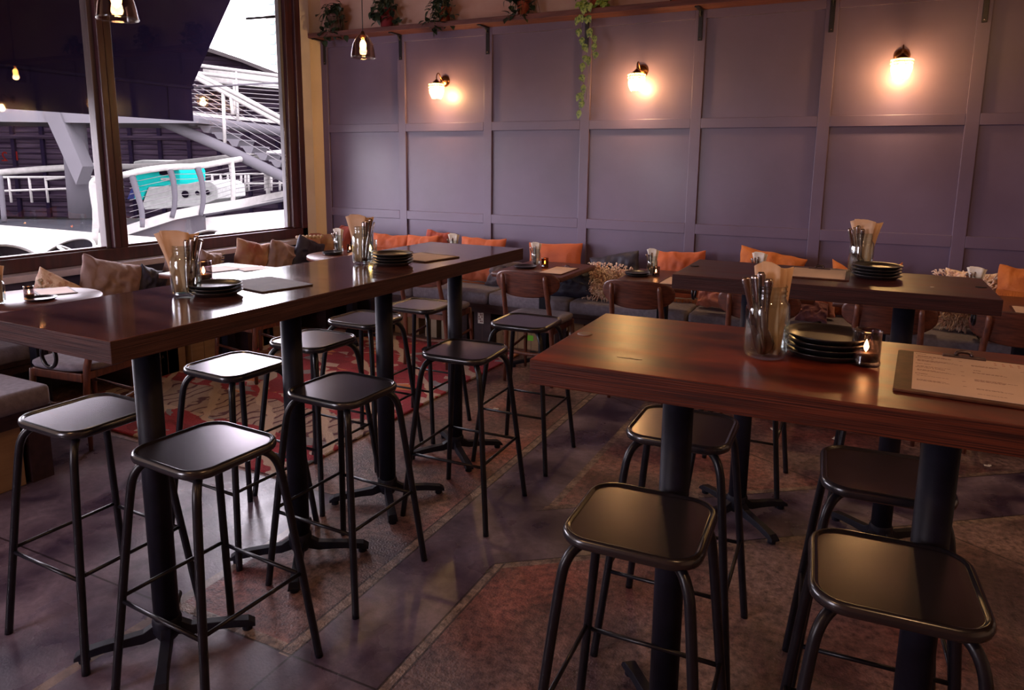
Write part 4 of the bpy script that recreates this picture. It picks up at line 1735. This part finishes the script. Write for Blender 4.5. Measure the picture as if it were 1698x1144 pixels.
# left high table, near setting
jar_set((-1.945, 1.578, HT), 1.02, 'on the left high table, near setting', tall=.92, nk=4, nn=3, lean=-2, spread=1.5, side=1, rz=.9, m_='napkin')
plates((-1.872, 1.630, HT), 3, 'on the left high table, near setting', s=.92)
candle((-2.095, 1.775, HT), 'behind the plates of the left high table\'s near setting', s=1.0)
menu([(-1.755, 1.715, HT), (-1.715, 1.915, HT), (-1.975, 1.975, HT), (-2.02, 1.775, HT)], 'lying face down on the left high table, near setting', m_='clip_board_dark', paper_on=False)
# left high table, far setting
jar_set((-1.905, 2.445, HT), 1.02, 'on the left high table, far setting', tall=.92, nk=4, nn=3, spread=1.1, side=1, rz=.55)
plates((-1.775, 2.475, HT), 4, 'on the left high table, far setting', s=.98)
candle((-1.985, 2.600, HT), 'of clear glass behind the far jar of the left high table', s=1.05, m_='jar_glass')
menu([(-1.685, 2.60, HT), (-1.640, 2.83, HT), (-1.885, 2.86, HT), (-1.925, 2.63, HT)], 'with menu on the left high table, far setting', inset=(.012, .02, .012, .012))
# far right high table
jar_set((.020, 3.235, HT), 1.04, 'on the far right high table', tall=.95, nk=4, nn=3, spread=1.3, side=-1, rz=.15)
plates((.080, 3.125, HT), 4, 'on the far right high table', s=1.0)
menu([(-.255, 2.965, HT), (-.018, 2.965, HT), (-.010, 3.245, HT), (-.245, 3.245, HT)], 'on the far right high table', clip='y', inset=(.02, .016, .010, .012))
mb = MB()
mb.box((-.006, -.003, 0), (.006, .003, .0015))
tag(obj('paper_scrap', mb, 'paper_white', loc=(.262, 2.985, HT), rot=(0, 0, .5)), 'tiny white paper crumb on the far right high table', 'crumb')
for i_, (px, py, lb) in enumerate(((1637, 772, 'tiny white scrap on the floor at the right edge'), (1384, 727, 'tiny white scrap on the floor between the right-hand stools'), (1282, 712, 'tiny white scrap on the floor below the near right high table'), (823, 678, 'tiny white scrap on the floor between the two rows of high tables'))):
    c = atz(px, py, .002)
    mb = MB()
    mb.box((-.014, -.009, 0), (.012, .008, .003))
    mb.box((.004, -.004, .003), (.018, .010, .006))
    tag(obj('floor_scrap', mb, 'paper_white', loc=(c.x, c.y, .001), rot=(0, 0, i_ * 1.1)), lb, 'litter')
# dent mark in the near right table top, drawn as a flat dark shape
mb = MB()
k0 = atz(1043, 594, HT)
mb.extr([(-.028, -.001, 0), (-.010, -.0035, 0), (.006, -.002, 0), (.022, -.004, 0), (.030, .001, 0), (.012, .002, 0), (.002, .006, 0), (-.008, .002, 0)], (0, 0, .0004))
obj('dent_mark', mb, 'edge_plum', t2, loc=t2.matrix_basis.inverted() @ Vector((k0.x, k0.y, 1.1001)))
# low tables
LZ = .7504
jar_set((-2.225, 4.985, LZ), .82, 'on the table by the orange linen cushion', nk=3, nn=2, spread=1.2, m_='paper_white', rz=.4)
candle((-2.12, 4.92, LZ), 'glowing beside the jar by the orange linen cushion', s=.95, m_='amber_glass')
plates((-2.245, 4.84, LZ), 1, 'on the table by the orange linen cushion', s=1.0)
menu([(-2.06, 4.64, LZ), (-1.87, 4.64, LZ), (-1.87, 5.00, LZ), (-2.06, 5.00, LZ)], 'on the table by the orange linen cushion', clip='y', inset=(.012, .008, .02, .012))
jar_set((-1.312, 5.00, LZ), .84, 'on the table beside the shaggy cream cushion', nk=3, nn=2, spread=1.2, m_='paper_white', rz=.2)
candle((-1.262, 4.92, LZ), 'on the table beside the shaggy cream cushion', s=.9)
plates((-1.385, 4.885, LZ), 2, 'on the table beside the shaggy cream cushion', s=1.0)
menu([(-1.17, 4.60, LZ), (-.955, 4.60, LZ), (-.955, 4.93, LZ), (-1.17, 4.93, LZ)], 'beside the shaggy cream cushion\'s table jar', inset=(.012, .008, .012, .012))
jar_set((-.585, 5.03, LZ), .92, 'on the third bench table', nk=3, nn=2, spread=1.4, m_='paper_white', rz=.1)
candle((-.665, 4.80, LZ), 'on the third bench table', s=.85, m_='amber_glass')
plates((-.58, 4.85, LZ), 2, 'on the third bench table', s=1.0)
menu([(-.42, 4.60, LZ), (-.235, 4.60, LZ), (-.235, 4.92, LZ), (-.42, 4.92, LZ)], 'on the third bench table', inset=(.010, .008, .012, .012))
plates((.03, 4.84, LZ), 3, 'on the fourth bench table', s=1.0)
candle((.40, 4.62, LZ), 'on the fourth bench table at its right corner', s=.9, m_='amber_glass')
menu([(.16, 4.62, LZ), (.35, 4.62, LZ), (.35, 4.90, LZ), (.16, 4.90, LZ)], 'on the fourth bench table', inset=(.010, .008, .012, .012))
jar_set((.66, 5.02, LZ), .88, 'at the right edge, fifth bench table', nk=3, nn=2, spread=1.6, m_='paper_white', rz=-.1)
menu([(.80, 4.58, LZ), (1.12, 4.56, LZ), (1.14, 4.84, LZ), (.82, 4.86, LZ)], 'on the fifth bench table at the right edge', inset=(.010, .008, .012, .012))
jar_set((-3.02, 5.08, LZ), .90, 'on the table behind the left high table', nk=2, nn=2, spread=1.3, m_='paper_white', rz=.5)
# window tables
jar_set((-4.16, 2.165, LZ), 1.0, 'on the round window table', nk=4, nn=2, spread=1.0, rz=.8)
candle((-4.175, 2.345, LZ), 'on the round window table', s=.92)
plates((-4.085, 2.355, LZ), 1, 'on the round window table', s=.92)
menu([(-4.17, 2.45, LZ), (-4.10, 2.60, LZ), (-4.36, 2.66, LZ), (-4.43, 2.45, LZ)], 'on the round window table', m_='clip_board_dark', inset=(.012, .012, .012, .012))
menu([(-4.05, 3.50, LZ), (-3.99, 3.72, LZ), (-4.24, 3.80, LZ), (-4.30, 3.58, LZ)], 'on the square window table', m_='clip_board_dark', inset=(.012, .012, .012, .012))
menu([(-3.90, 3.62, LZ), (-3.82, 3.86, LZ), (-4.00, 3.90, LZ), (-4.08, 3.76, LZ)], 'at the corner of the square window table', m_='clip_board_dark', inset=(.008, .008, .008, .008))
jar_set((-4.20, 3.40, LZ), .8, 'on the square window table', nk=2, nn=1, spread=.8, m_='paper_white', rz=.5)
jar_set((-4.05, 4.86, LZ), .95, 'on the small round corner table', nk=3, nn=2, spread=.9, m_='paper_white', rz=.5)
candle((-3.96, 4.90, LZ), 'glowing on the small round corner table', s=.9)
plates((-4.00, 4.72, LZ), 2, 'on the small round corner table', s=.95)
menu([(-3.83, 4.66, LZ), (-3.68, 4.76, LZ), (-3.80, 5.02, LZ), (-3.95, 4.94, LZ)], 'on the small round corner table', inset=(.008, .008, .008, .008))


# ------------------------------------------------------------ plants on the shelf
def leaf(mb, p, d, up_, L, W):
    d = d.normalized()
    s_ = d.cross(up_)
    if s_.length < .01:
        s_ = Vector((1, 0, 0))
    s_.normalize()
    nrm = s_.cross(d).normalized()
    a = p
    pts_l, pts_r, mid = [], [], []
    for f, w_ in ((0, .02), (.15, .62), (.35, 1.0), (.6, .82), (.85, .35), (1, .0)):
        c = p + d * L * f - nrm * L * .25 * f * f
        mid.append(c)
        pts_l.append(c + s_ * W * w_ * .5 + nrm * W * .10 * w_)
        pts_r.append(c - s_ * W * w_ * .5 + nrm * W * .10 * w_)
    b = mb.b
    M_ = [b.verts.new(v) for v in mid]
    Lf = [b.verts.new(v) for v in pts_l[:-1]]
    Rt = [b.verts.new(v) for v in pts_r[:-1]]
    for i in range(4):
        b.faces.new((M_[i], M_[i + 1], Lf[i + 1], Lf[i])).smooth = True
        b.faces.new((M_[i], Rt[i], Rt[i + 1], M_[i + 1])).smooth = True
    b.faces.new((M_[4], M_[5], Lf[4])).smooth = True
    b.faces.new((M_[4], Rt[4], M_[5])).smooth = True


def potted(x, y, r, h, pm, lab, seed, n=46, spread=.16, droop=.5, lm='leaf_dark', trails=(), ll=.068):
    rnd = random.Random(seed)
    t = thing('potted_plant', lab, 'plant', (x, y, SH1 + .0005), 0, 'trailing plants on the shelf')
    mb = MB()
    mb.lathe([(.0001, 0), (r * .68, 0), (r * .93, h * .82), (r, h * .83), (r * 1.02, h), (r * .93, h), (r * .90, h * .86), (.0001, h * .86)], 24)
    obj('pot', mb, pm, t)
    lv, sm = MB(), MB()
    for i in range(n):
        a = rnd.uniform(0, 2 * PI)
        if math.sin(a) > .2:
            a = -a
        q = rnd.uniform(.2, 1)
        p0 = Vector((0, 0, h * .85))
        p1 = Vector((math.cos(a) * spread * q * .6, math.sin(a) * spread * .45 * q, h + rnd.uniform(.02, .10)))
        p2 = Vector((math.cos(a) * spread * q, math.sin(a) * spread * .65 * q, h + rnd.uniform(-droop, .12) * h * 1.2))
        p2.y = min(p2.y, .08)
        sm.tube([p0, p1, p2], .0016, 4)
        for p_, k in ((p1, .8), (p2, 1)):
            d = Vector((rnd.uniform(-1, 1), rnd.uniform(-1, .1), rnd.uniform(-1, .4)))
            leaf(lv, p_, d, Vector((0, -.4, 1)), ll * k * rnd.uniform(.8, 1.3), ll * .75 * k)
    for pts in trails:
        pp = [Vector(p) for p in pts]
        sm.tube([Vector((0, 0, h * .9))] + pp, .0017, 5, smoothpath=1)
    obj('foliage', lv, lm, t)
    obj('stems', sm, 'stem', t)
    return t


def shx(px, py=25, y=YB - .12):
    return aty(px, py, y).x


potted(shx(557), YB - .12, .085, .16, 'pot_brown', 'dark leafy plant in a brown pot on the shelf at the window corner', 1, 60, .19, 1.2)
potted(shx(641), YB - .12, .075, .17, 'pot_red', 'plant in a dark red pot on the shelf above the small pendant lamp', 2, 55, .18, .6)
potted(shx(737), YB - .12, .062, .13, 'terracotta', 'plant in a terracotta pot on the shelf, left of the first bracketed gap', 3, 50, .20, 1.1)
potted(shx(868), YB - .12, .065, .14, 'terracotta', 'plant in an orange terracotta pot on the shelf, between first lamp and vine', 4, 50, .18, 1.0)
potted(shx(1120), YB - .12, .065, .13, 'terracotta', 'low dark plant on the shelf right of the trailing vine', 6, 36, .16, .3)
# the long variegated vine
vx = shx(988)
t = thing('trailing_vine', 'variegated green ivy trailing down from the shelf over a bracket', 'plant', (vx, YB - .12, SH1 + .0005))
mb = MB()
mb.lathe([(.0001, 0), (.045, 0), (.060, .11), (.066, .11), (.068, .135), (.060, .135), (.058, .115), (.0001, .115)], 24)
obj('pot', mb, 'terracotta', t)
lv, sm = MB(), MB()
rnd = random.Random(11)
org = Vector((vx, YB - .12, SH1 + .0005))
strand1 = [(968, 8), (963, 26), (962, 45), (966, 62), (969, 75), (973, 90), (968, 105), (966, 122), (968, 138), (964, 152), (966, 165), (960, 183)]
strand2 = [(978, 6), (975, 25), (979, 45), (984, 60), (990, 73), (988, 86), (978, 92), (973, 100), (976, 120), (975, 142), (972, 165)]
for si, strand in enumerate((strand1, strand2)):
    P = [aty(px, py, YB - .235) - org for px, py in strand]
    sm.tube([Vector((0, 0, .12))] + P, .0017, 5)
    for i, p_ in enumerate(P):
        if si == 1 and i > 6:
            continue
        k = 2 if i < 3 or i in (9, 10) else 1
        for _ in range(k):
            leaf(lv, p_ + Vector((rnd.uniform(-.012, .012), -.004, rnd.uniform(-.01, .01))), Vector((rnd.uniform(-.55, .55), -.25, -1)), Vector((0, -1, .15)), rnd.uniform(.055, .080), rnd.uniform(.045, .058))
for _ in range(46):
    p_ = Vector((rnd.uniform(-.12, .12), rnd.uniform(-.15, .0), rnd.uniform(.02, .19)))
    leaf(lv, p_, Vector((rnd.uniform(-.8, .8), -.5, -rnd.uniform(.2, 1))), Vector((0, -1, .4)), rnd.uniform(.05, .08), rnd.uniform(.04, .055))
obj('foliage', lv, 'leaf_vine', t)
obj('stems', sm, 'stem', t)

# ------------------------------------------------------------ outside
mb = MB()
mb.box((-21.5, -30, -.12), (XL - .17, 9.6, -.01))
mb.box((-12.6, 9.6, -.12), (XL - .17, 40, -.01))
struct('ground', mb, 'quay')
mb = MB()
mb.box((-90, -60, -1.4), (-12.6, 90, -1.3))
w_ = obj('river', mb, 'water')
tag(w_, 'dark still water of the dock beyond the quay', 'water', kind='structure')

# awning over the terrace
AY = 5.59
t = thing('awning', 'large dark fabric awning with a hanging valance outside the window', 'awning', (-5.1, AY, 4.1))
mb = MB()
L0 = -2.9 - AY
for dz in (0,):
    a, b_ = Vector((-.06, 0, .05)), Vector((-1.5, 0, -1.80))
    mb.extr([a, b_, b_ + Vector((-.01, 0, .02)), a + Vector((-.01, 0, .02))], (0, L0, 0))
obj('canopy', mb, 'awning', t)
mb = MB()
mb.box((-1.515, L0, -2.155), (-1.5, 0, -1.795))
obj('valance', mb, 'awning', t)
mb = MB()
mb.tube([(-1.5, L0, -1.80), (-1.5, .02, -1.80)], .018, 8)
obj('front_bar', mb, 'board_edge', t)
e = atx(484, 136, -6.6) - t.location
mb = MB()
mb.tube([(-1.5, 0, -1.80), e], .012, 6)
obj('tie_rod', mb, 'grey_steel', t)
mb = MB()
for i in range(10):
    y = -.3 - i * .87
    mb.box((-1.498, y - .002, -2.15), (-1.494, y + .002, -1.8))
obj('seam', mb, 'board_edge', t)
# sign bracket top right of the window
c0, c1, c2 = at(408, 31, 6.6), at(464, 27, 6.6), at(461, -14, 6.6)
mb = MB()
mb.tube([c0, c1], .012, 6)
mb.tube([c1, c2], .022, 6)
tag(obj('sign_bracket', mb, 'grey_steel'), 'grey metal sign bracket outside at the top of the window', 'bracket')

# dock building of dark boards
def rel(p, o):
    return Vector(p) - Vector(o)


g0 = at(-260, 300, 33)
g1 = at(560, 330, 33)
dirx = (g1 - g0)
dirx.z = 0
Lb = dirx.length
dirx.normalize()
nb = Vector((dirx.y, -dirx.x, 0))
if nb.dot(fw) > 0:
    nb = -nb
bo = Vector((g0.x, g0.y, -1.2))
t = thing('dock_building', 'long dark timber-boarded wharf wall behind the bridge', 'building', bo, math.atan2(dirx.y, dirx.x))
mb = MB()
mb.box((0, 0, 0), (Lb, 2, 5.3))
mb.box((0, .3, 5.3), ((at(316, 300, 33) - g0).length, 2.2, 9.6))  # unseen upper tier, added to keep sky out of the tabletop's reflection
obj('board_wall', mb, 'board_dark', t)
mb = MB()
i = 0
x = 0
while x < Lb:
    mb.box((x, -.14, 0), (x + .16, 0, 5.3))
    x += 1.35
obj('posts', mb, 'board_edge', t)['kind'] = 'stuff'
mb = MB()
for z in (.9, 2.15, 3.6, 5.1):
    mb.box((0, -.20, z), (Lb, 0, z + .18))
obj('rails', mb, 'board_dark', t)
# upper shed with sloping roof
def ppoly(pts, d):
    return [at(px, py, d) for px, py in pts]


def solid(name, pts, d, depth, m_, parent=None, **k):
    mb = MB()
    f2 = Vector((fw.x, fw.y, 0)).normalized()
    mb.extr(ppoly(pts, d), f2 * depth)
    return obj(name, mb, m_, parent)


t = thing('shed', 'dark shed with a sloping tiled roof above the bridge', 'building', at(400, 200, 38))
def child_solid(par, name, pts, d, depth, m_):
    mb = MB()
    f2 = Vector((fw.x, fw.y, 0)).normalized()
    mb.extr([p - par.location for p in ppoly(pts, d)], f2 * depth)
    return obj(name, mb, m_, par)


child_solid(t, 'gable_wall', [(300, 72), (346, 84), (452, 121), (530, 145), (530, 240), (300, 240)], 38, 6, 'board_dark')
child_solid(t, 'roof', [(300, 66), (347, 79), (400, 97), (455, 119), (530, 146), (530, 152), (452, 124), (400, 103), (346, 86), (300, 74)], 37.5, 7, 'shed_roof')
child_solid(t, 'lean_to', [(318, 112), (520, 134), (520, 152), (318, 134)], 36, 1, 'tower_white')
# hotel tower
t = thing('tower_block', 'pale high-rise tower far behind with small teal windows', 'building', at(455, 60, 140))
child_solid(t, 'facade', [(438, -60), (520, -60), (520, 128), (443, 112)], 140, 20, 'tower_white')
for k in range(7):
    y0 = 100 - k * 16.6
    x0 = 447 - k * .55
    child_solid(t, 'window', [(x0, y0), (x0 + 11, y0 + .6), (x0 + 10, y0 + 7), (x0 + 1, y0 + 6.4)], 139.7, .2, 'tower_glass')

# concrete landing column with V struts and the deck it carries
cb = atz(136, 361, -.01)
dcol = (cb - CAM).dot(fw)
t = thing('bridge_column', 'thick pale steel column with a slanting strut carrying the footbridge', 'column', cb)
mb = MB()
rr_ = 19.0 / FPX * dcol
top = at(134, 196, dcol)
mb.lathe([(rr_ * 1.0, 0), (rr_ * .97, 1.0), (rr_ * .95, top.z - cb.z + .3)], 28, cap=True)
obj('shaft', mb, 'grey_steel', t)
mb = MB()
a, b_, c_, d_ = [at(px, py, dcol - .95) - cb for px, py in ((70, 183), (97, 183), (137, 276), (126, 306))]
f2 = Vector((fw.x, fw.y, 0)).normalized()
mb.extr([a, b_, c_, d_], f2 * .5)
obj('strut', mb, 'white_steel', t)
t = thing('footbridge_deck', 'white underside of the raised footbridge deck across the window', 'bridge', at(100, 190, dcol))
child_solid(t, 'edge_beam', [(-120, 172), (330, 197), (330, 204), (160, 204), (-120, 200)], dcol - .9, 2.6, 'white_steel')
# upper walkway tube and stairs
d1 = 21.0
t = thing('walkway', 'white tubular walkway with cable rails behind the stairs', 'walkway', at(400, 200, d1))
o_ = t.location


def tubes(par, name, segs, r, m_, d, n=8):
    mb = MB()
    for s_ in segs:
        mb.tube([at(px, py, (dd[0] if dd else d)) - par.location for px, py, *dd in s_], r, n)
    return obj(name, mb, m_, par)


tubes(t, 'main_tube', [[(200, 188), (319, 199), (400, 210), (520, 224)]], .15, 'white_steel', d1, 14)
child_solid(t, 'deck_edge', [(300, 184), (520, 205), (520, 210), (300, 190)], d1, .3, 'rail_white')
tubes(t, 'handrail', [[(318, 107), (470, 127), (540, 136)], [(318, 120), (470, 138), (540, 147)]], .055, 'rail_white', d1)
tubes(t, 'post', [[(392, 118), (395, 215)], [(388, 136), (390, 190)]], .04, 'rail_white', d1)
mb = MB()
for k in range(8):
    f = k / 8
    mb.tube([at(250, 128 + 60 * f, d1) - o_, at(540, 150 + 56 * f, d1) - o_], .012, 4)
obj('cables', mb, 'cable', t)
d2 = 18.5
t = thing('bridge_stairs', 'white open-tread staircase descending to the right outside', 'stairs', at(370, 240, d2))
o_ = t.location
tubes(t, 'stringer', [[(225, 178), (276, 204), (370, 245), (471, 294), (540, 330)]], .14, 'white_steel', d2, 16)
tubes(t, 'handrail', [[(300, 112), (322, 127), (469, 206), (540, 244)], [(320, 120), (400, 160), (500, 214)]], .06, 'rail_white', d2)
tubes(t, 'post', [[(370, 153), (373, 243)], [(383, 160), (386, 190)], [(469, 206), (474, 300)]], .045, 'rail_white', d2)
for k in range(10):
    px, py = 304 + k * 23.6, 196 + k * 11.4
    mb = MB()
    f2 = Vector((fw.x, fw.y, 0)).normalized()
    pp = [at(px, py, d2) - o_, at(px + 25, py + .6, d2) - o_, at(px + 25, py + 3.2, d2) - o_, at(px + 22, py + 3.4, d2) - o_, at(px + 18, py + 13, d2) - o_, at(px + 10, py + 12, d2) - o_, at(px + 4, py + 3.4, d2) - o_, at(px, py + 3, d2) - o_]
    mb.extr(pp, f2 * 1.1)
    obj('tread', mb, 'white_steel', t)
mb = MB()
for k in range(7):
    f = k / 7
    mb.tube([at(322, 130 + 66 * f, d2) - o_, at(540, 246 + 76 * f, d2) - o_], .010, 4)
obj('cables', mb, 'cable', t)

# ramp with curved stanchions
t = thing('gangway', 'white gangway ramp with curved grey stanchions and thick handrails', 'ramp', at(300, 360, 16.5))
o_ = t.location
f2 = Vector((fw.x, fw.y, 0)).normalized()
rampd = [(205, 375, 16.2), (287, 349, 16.6), (334, 340, 16.9), (400, 330, 18), (471, 316, 19.5), (560, 300, 21)]
mb = MB()
rs = []
for px, py, d in rampd:
    p = at(px, py, d) - o_
    th = Vector((0, 0, -.22))
    rs.append([p, p + f2 * 2.0 + Vector((0, 0, .0)), p + f2 * 2.0 + th, p + th])
mb.rings(rs, smooth=False)
obj('deck', mb, 'rail_white', t)
mb = MB()
mb.tube([at(px, py + 10, d + .2) - o_ for px, py, d in rampd[2:]], .13, 10)
obj('side_tube', mb, 'white_steel', t)
for k, (pts, d) in enumerate(((((219, 292), (226, 315), (236, 350), (236, 377)), 16.1), (((281, 279), (288, 300), (291, 335), (285, 361)), 16.6), (((328, 279), (335, 300), (338, 330), (333, 357)), 16.9),
                              (((383, 268), (386, 290), (387, 318), (386, 340)), 18), (((443, 288), (445, 325)), 19.5), (((0, 292), (3, 320), (7, 368)), 17.5))):
    mb = MB()
    mb.tube([at(px, py, d) - o_ for px, py in pts], [.075, .05] if k < 5 else .06, 8, smoothpath=1)
    obj('stanchion', mb, 'grey_steel' if k < 3 or k == 5 else 'rail_white', t)
mb = MB()
mb.tube([at(px, py, d) - o_ for px, py, d in ((202, 291, 16.0), (240, 282, 16.2), (281, 277, 16.6), (330, 276, 16.9), (383, 266, 18), (440, 258, 19.5), (520, 248, 21))], .075, 10, smoothpath=1)
obj('handrail', mb, 'rail_white', t)
mb = MB()
mb.tube([at(px, py, 20.5) - o_ for px, py in ((148, 275), (240, 277), (300, 270), (396, 259), (500, 250))], .085, 10, smoothpath=1)
mb.tube([at(px, py, 19.5) - o_ for px, py in ((-60, 293), (0, 286), (60, 281), (110, 278), (150, 276))], .09, 10, smoothpath=1)
obj('far_handrail', mb, 'rail_white', t)
mb = MB()
for k in range(7):
    f = (k + 1) / 8
    mb.tube([at(px, py, d) - o_ for px, py, d in ((215, 293 + 78 * f, 16.1), (284, 280 + 70 * f, 16.6), (334, 280 + 66 * f, 16.9), (386, 270 + 58 * f, 18), (500, 262 + 46 * f, 20.5))], .007, 4)
obj('cables', mb, 'cable', t)
mb = MB()
rs = []
for px, py, d in rampd[:4]:
    p = at(px, py + 3, d + .15) - o_
    q = Vector((p.x, p.y, -.3 - o_.z))
    rs.append([p, p + f2 * .2, q + f2 * .2, q])
mb.rings(rs[:3], smooth=False)
obj('stone_plinth', mb, 'stone_grey', t)
# wall edge at the right of the ramp
mb = MB()
a, b_ = at(330, 362, 17.2), at(560, 340, 19)
mb.extr([a, b_, b_ + Vector((0, 0, -.5)), a + Vector((0, 0, -.5))], f2 * .5)
tag(obj('quay_kerb', mb, 'rail_white'), 'low white kerb along the quay edge below the ramp', 'kerb')
# quay railing left
t = thing('quay_railing', 'thin white railing along the quay edge behind the column', 'railing', at(50, 340, 21))
o_ = t.location
tubes(t, 'rail', [[(-80, 293), (0, 294), (110, 294), (165, 293), (205, 293)], [(-80, 318), (0, 317), (110, 313), (205, 310)], [(75, 298), (110, 294)]], .035, 'rail_white', 21.5)
for px in (-60, -22, 16, 50, 77, 160):
    tubes(t, 'post', [[(px - 2, 293), (px + 3, 336)]], .035, 'rail_white', 21.5)
mb = MB()
a, b_ = at(-90, 342, 22), at(205, 330, 22)
mb.extr([a, b_, b_ + Vector((0, 0, -.22)), a + Vector((0, 0, -.22))], f2 * .6)
obj('timber_fender', mb, 'stone_dark', t)
mb = MB()
a, b_ = at(-90, 330, 23), at(205, 318, 23)
mb.extr([a, b_, b_ + Vector((0, 0, -1.5)), a + Vector((0, 0, -1.5))], f2 * .6)
obj('pontoon', mb, 'stone_grey', t)
# curved white rail close by
mb = MB()
mb.tube([at(px, py, 12.5) for px, py in ((168, 298), (158, 299), (154, 305), (157, 330), (160, 352), (157, 406))], [.07, .07, .075, .07, .06, .05], 8, smoothpath=1)
tag(obj('curved_rail', mb, 'rail_white'), 'short curved white rail beside the window post', 'rail')
# second white railing right, behind the ramp
t = thing('pontoon_railing', 'white post and rail fence on the pontoon behind the boat', 'railing', at(400, 300, 24))
tubes(t, 'rail', [[(296, 291), (400, 289), (520, 286)], [(296, 306), (400, 305), (520, 303)]], .035, 'rail_white', 24)
for px in (306, 318, 330, 352, 366, 378, 400, 407, 412, 440, 450, 464, 476):
    tubes(t, 'post', [[(px, 290), (px, 316)]], .04, 'rail_white', 24)

# boat
bd = 21.0
t = thing('moored_boat', 'small boat with turquoise cabin and white hull moored beyond the ramp', 'boat', at(270, 330, bd))
o_ = t.location


def bs(name, pts, dep, m_, dd=0):
    mb = MB()
    mb.extr([at(px, py, bd + dd) - o_ for px, py in pts], f2 * dep)
    return obj(name, mb, m_, t, bevel=.03)


bs('cabin', [(223, 271), (232, 268), (292, 272), (298, 285), (298, 309), (262, 309), (245, 312), (236, 332), (221, 330)], 1.8, 'boat_teal')
bs('cabin_roof', [(221, 268), (236, 265), (297, 268), (297, 273), (221, 273)], 2.0, 'boat_white', -.1)
bs('hull', [(236, 338), (246, 310), (300, 307), (332, 300), (350, 302), (360, 310), (362, 330), (330, 342), (240, 348)], 2.2, 'boat_white', -.05)
bs('bow', [(210, 331), (216, 315), (222, 308), (226, 330)], 1.0, 'boat_blue')
bs('cabin_window', [(263, 281), (283, 281), (283, 291), (264, 290)], .05, 'board_edge', -.08)
bs('name_plate', [(266, 295), (282, 295), (282, 299), (266, 299)], .03, 'boat_white', -.10)
for px, py, r in ((307, 322, 6), (327, 320, 3.5), (344, 319, 4)):
    mb = MB()
    c = at(px, py, bd - .12) - o_
    mb.lathe([(.0001, .02), (r / FPX * bd * .7, .02), (r / FPX * bd, 0), (.0001, 0)], 16, c, -f2)
    obj('porthole', mb, 'board_edge', t)


# terrace chairs just outside
def tub_chair():
    t = thing('terrace_chair', '', 'chair', (0, 0, 0), group='dark curved terrace chairs outside the window')
    mb = MB()
    mb.rr(.21, .21, .08, [(.02, .43), (0, .44), (0, .455), (.02, .46)], n=5)
    obj('seat', mb, 'out_chair', t)
    mb = MB()
    n = 18
    r0, r1 = [], []
    lo, hi, lo2, hi2 = [], [], [], []
    for i in range(n + 1):
        a = R(-10 + 200 * i / n)
        q = math.sin(PI * i / n)
        z1 = .62 + .20 * q
        lo.append(Vector((math.cos(a) * .23, math.sin(a) * .23, .58 + .02 * q)))
        hi.append(Vector((math.cos(a) * .26, math.sin(a) * .26, z1)))
        hi2.append(Vector((math.cos(a) * .25, math.sin(a) * .25, z1)))
        lo2.append(Vector((math.cos(a) * .22, math.sin(a) * .22, .58 + .02 * q)))
    b = mb.b
    V = [[b.verts.new(p) for p in r] for r in (lo, hi, hi2, lo2)]
    for k in range(4):
        A, B = V[k], V[(k + 1) % 4]
        for i in range(n):
            b.faces.new((A[i], A[i + 1], B[i + 1], B[i])).smooth = True
    obj('backrest', mb, 'out_chair', t)
    mb = MB()
    mb.tube([(h + l) / 2 + Vector((0, 0, .004)) for h, l in zip(hi, hi2)], .013, 8)
    obj('rim', mb, 'out_rim', t)
    for sx, sy in ((-1, -1), (1, -1), (1, 1), (-1, 1)):
        mb = MB()
        mb.tube([(sx * .16, sy * .16, .44), (sx * .22, sy * .23, 0)], .012, 8)
        obj('leg', mb, 'out_rim', t)
    return t


tc0 = tub_chair()
TCS = [(12, 412, 1.3, 'at the far left, below the left window pane'), (100, 401, .2, 'with pale rim below the left pane, centre'),
       (156, 407, 2.6, 'beside the window post outside'), (333, 387, .4, 'behind the tall cutlery jar, below the right pane'), (404, 387, 2.2, 'with pale rim, farthest right below the right pane')]
for i, (px, py, a, lb) in enumerate(TCS):
    c = atz(px, py, .81)
    lb = 'dark curved terrace chair outside, ' + lb
    if i == 0:
        tc0.location = (c.x, c.y, -.009)
        tc0.rotation_euler = (0, 0, a)
        tc0['label'] = lb
    else:
        dup(tc0, (c.x, c.y, -.009), a, label=lb)
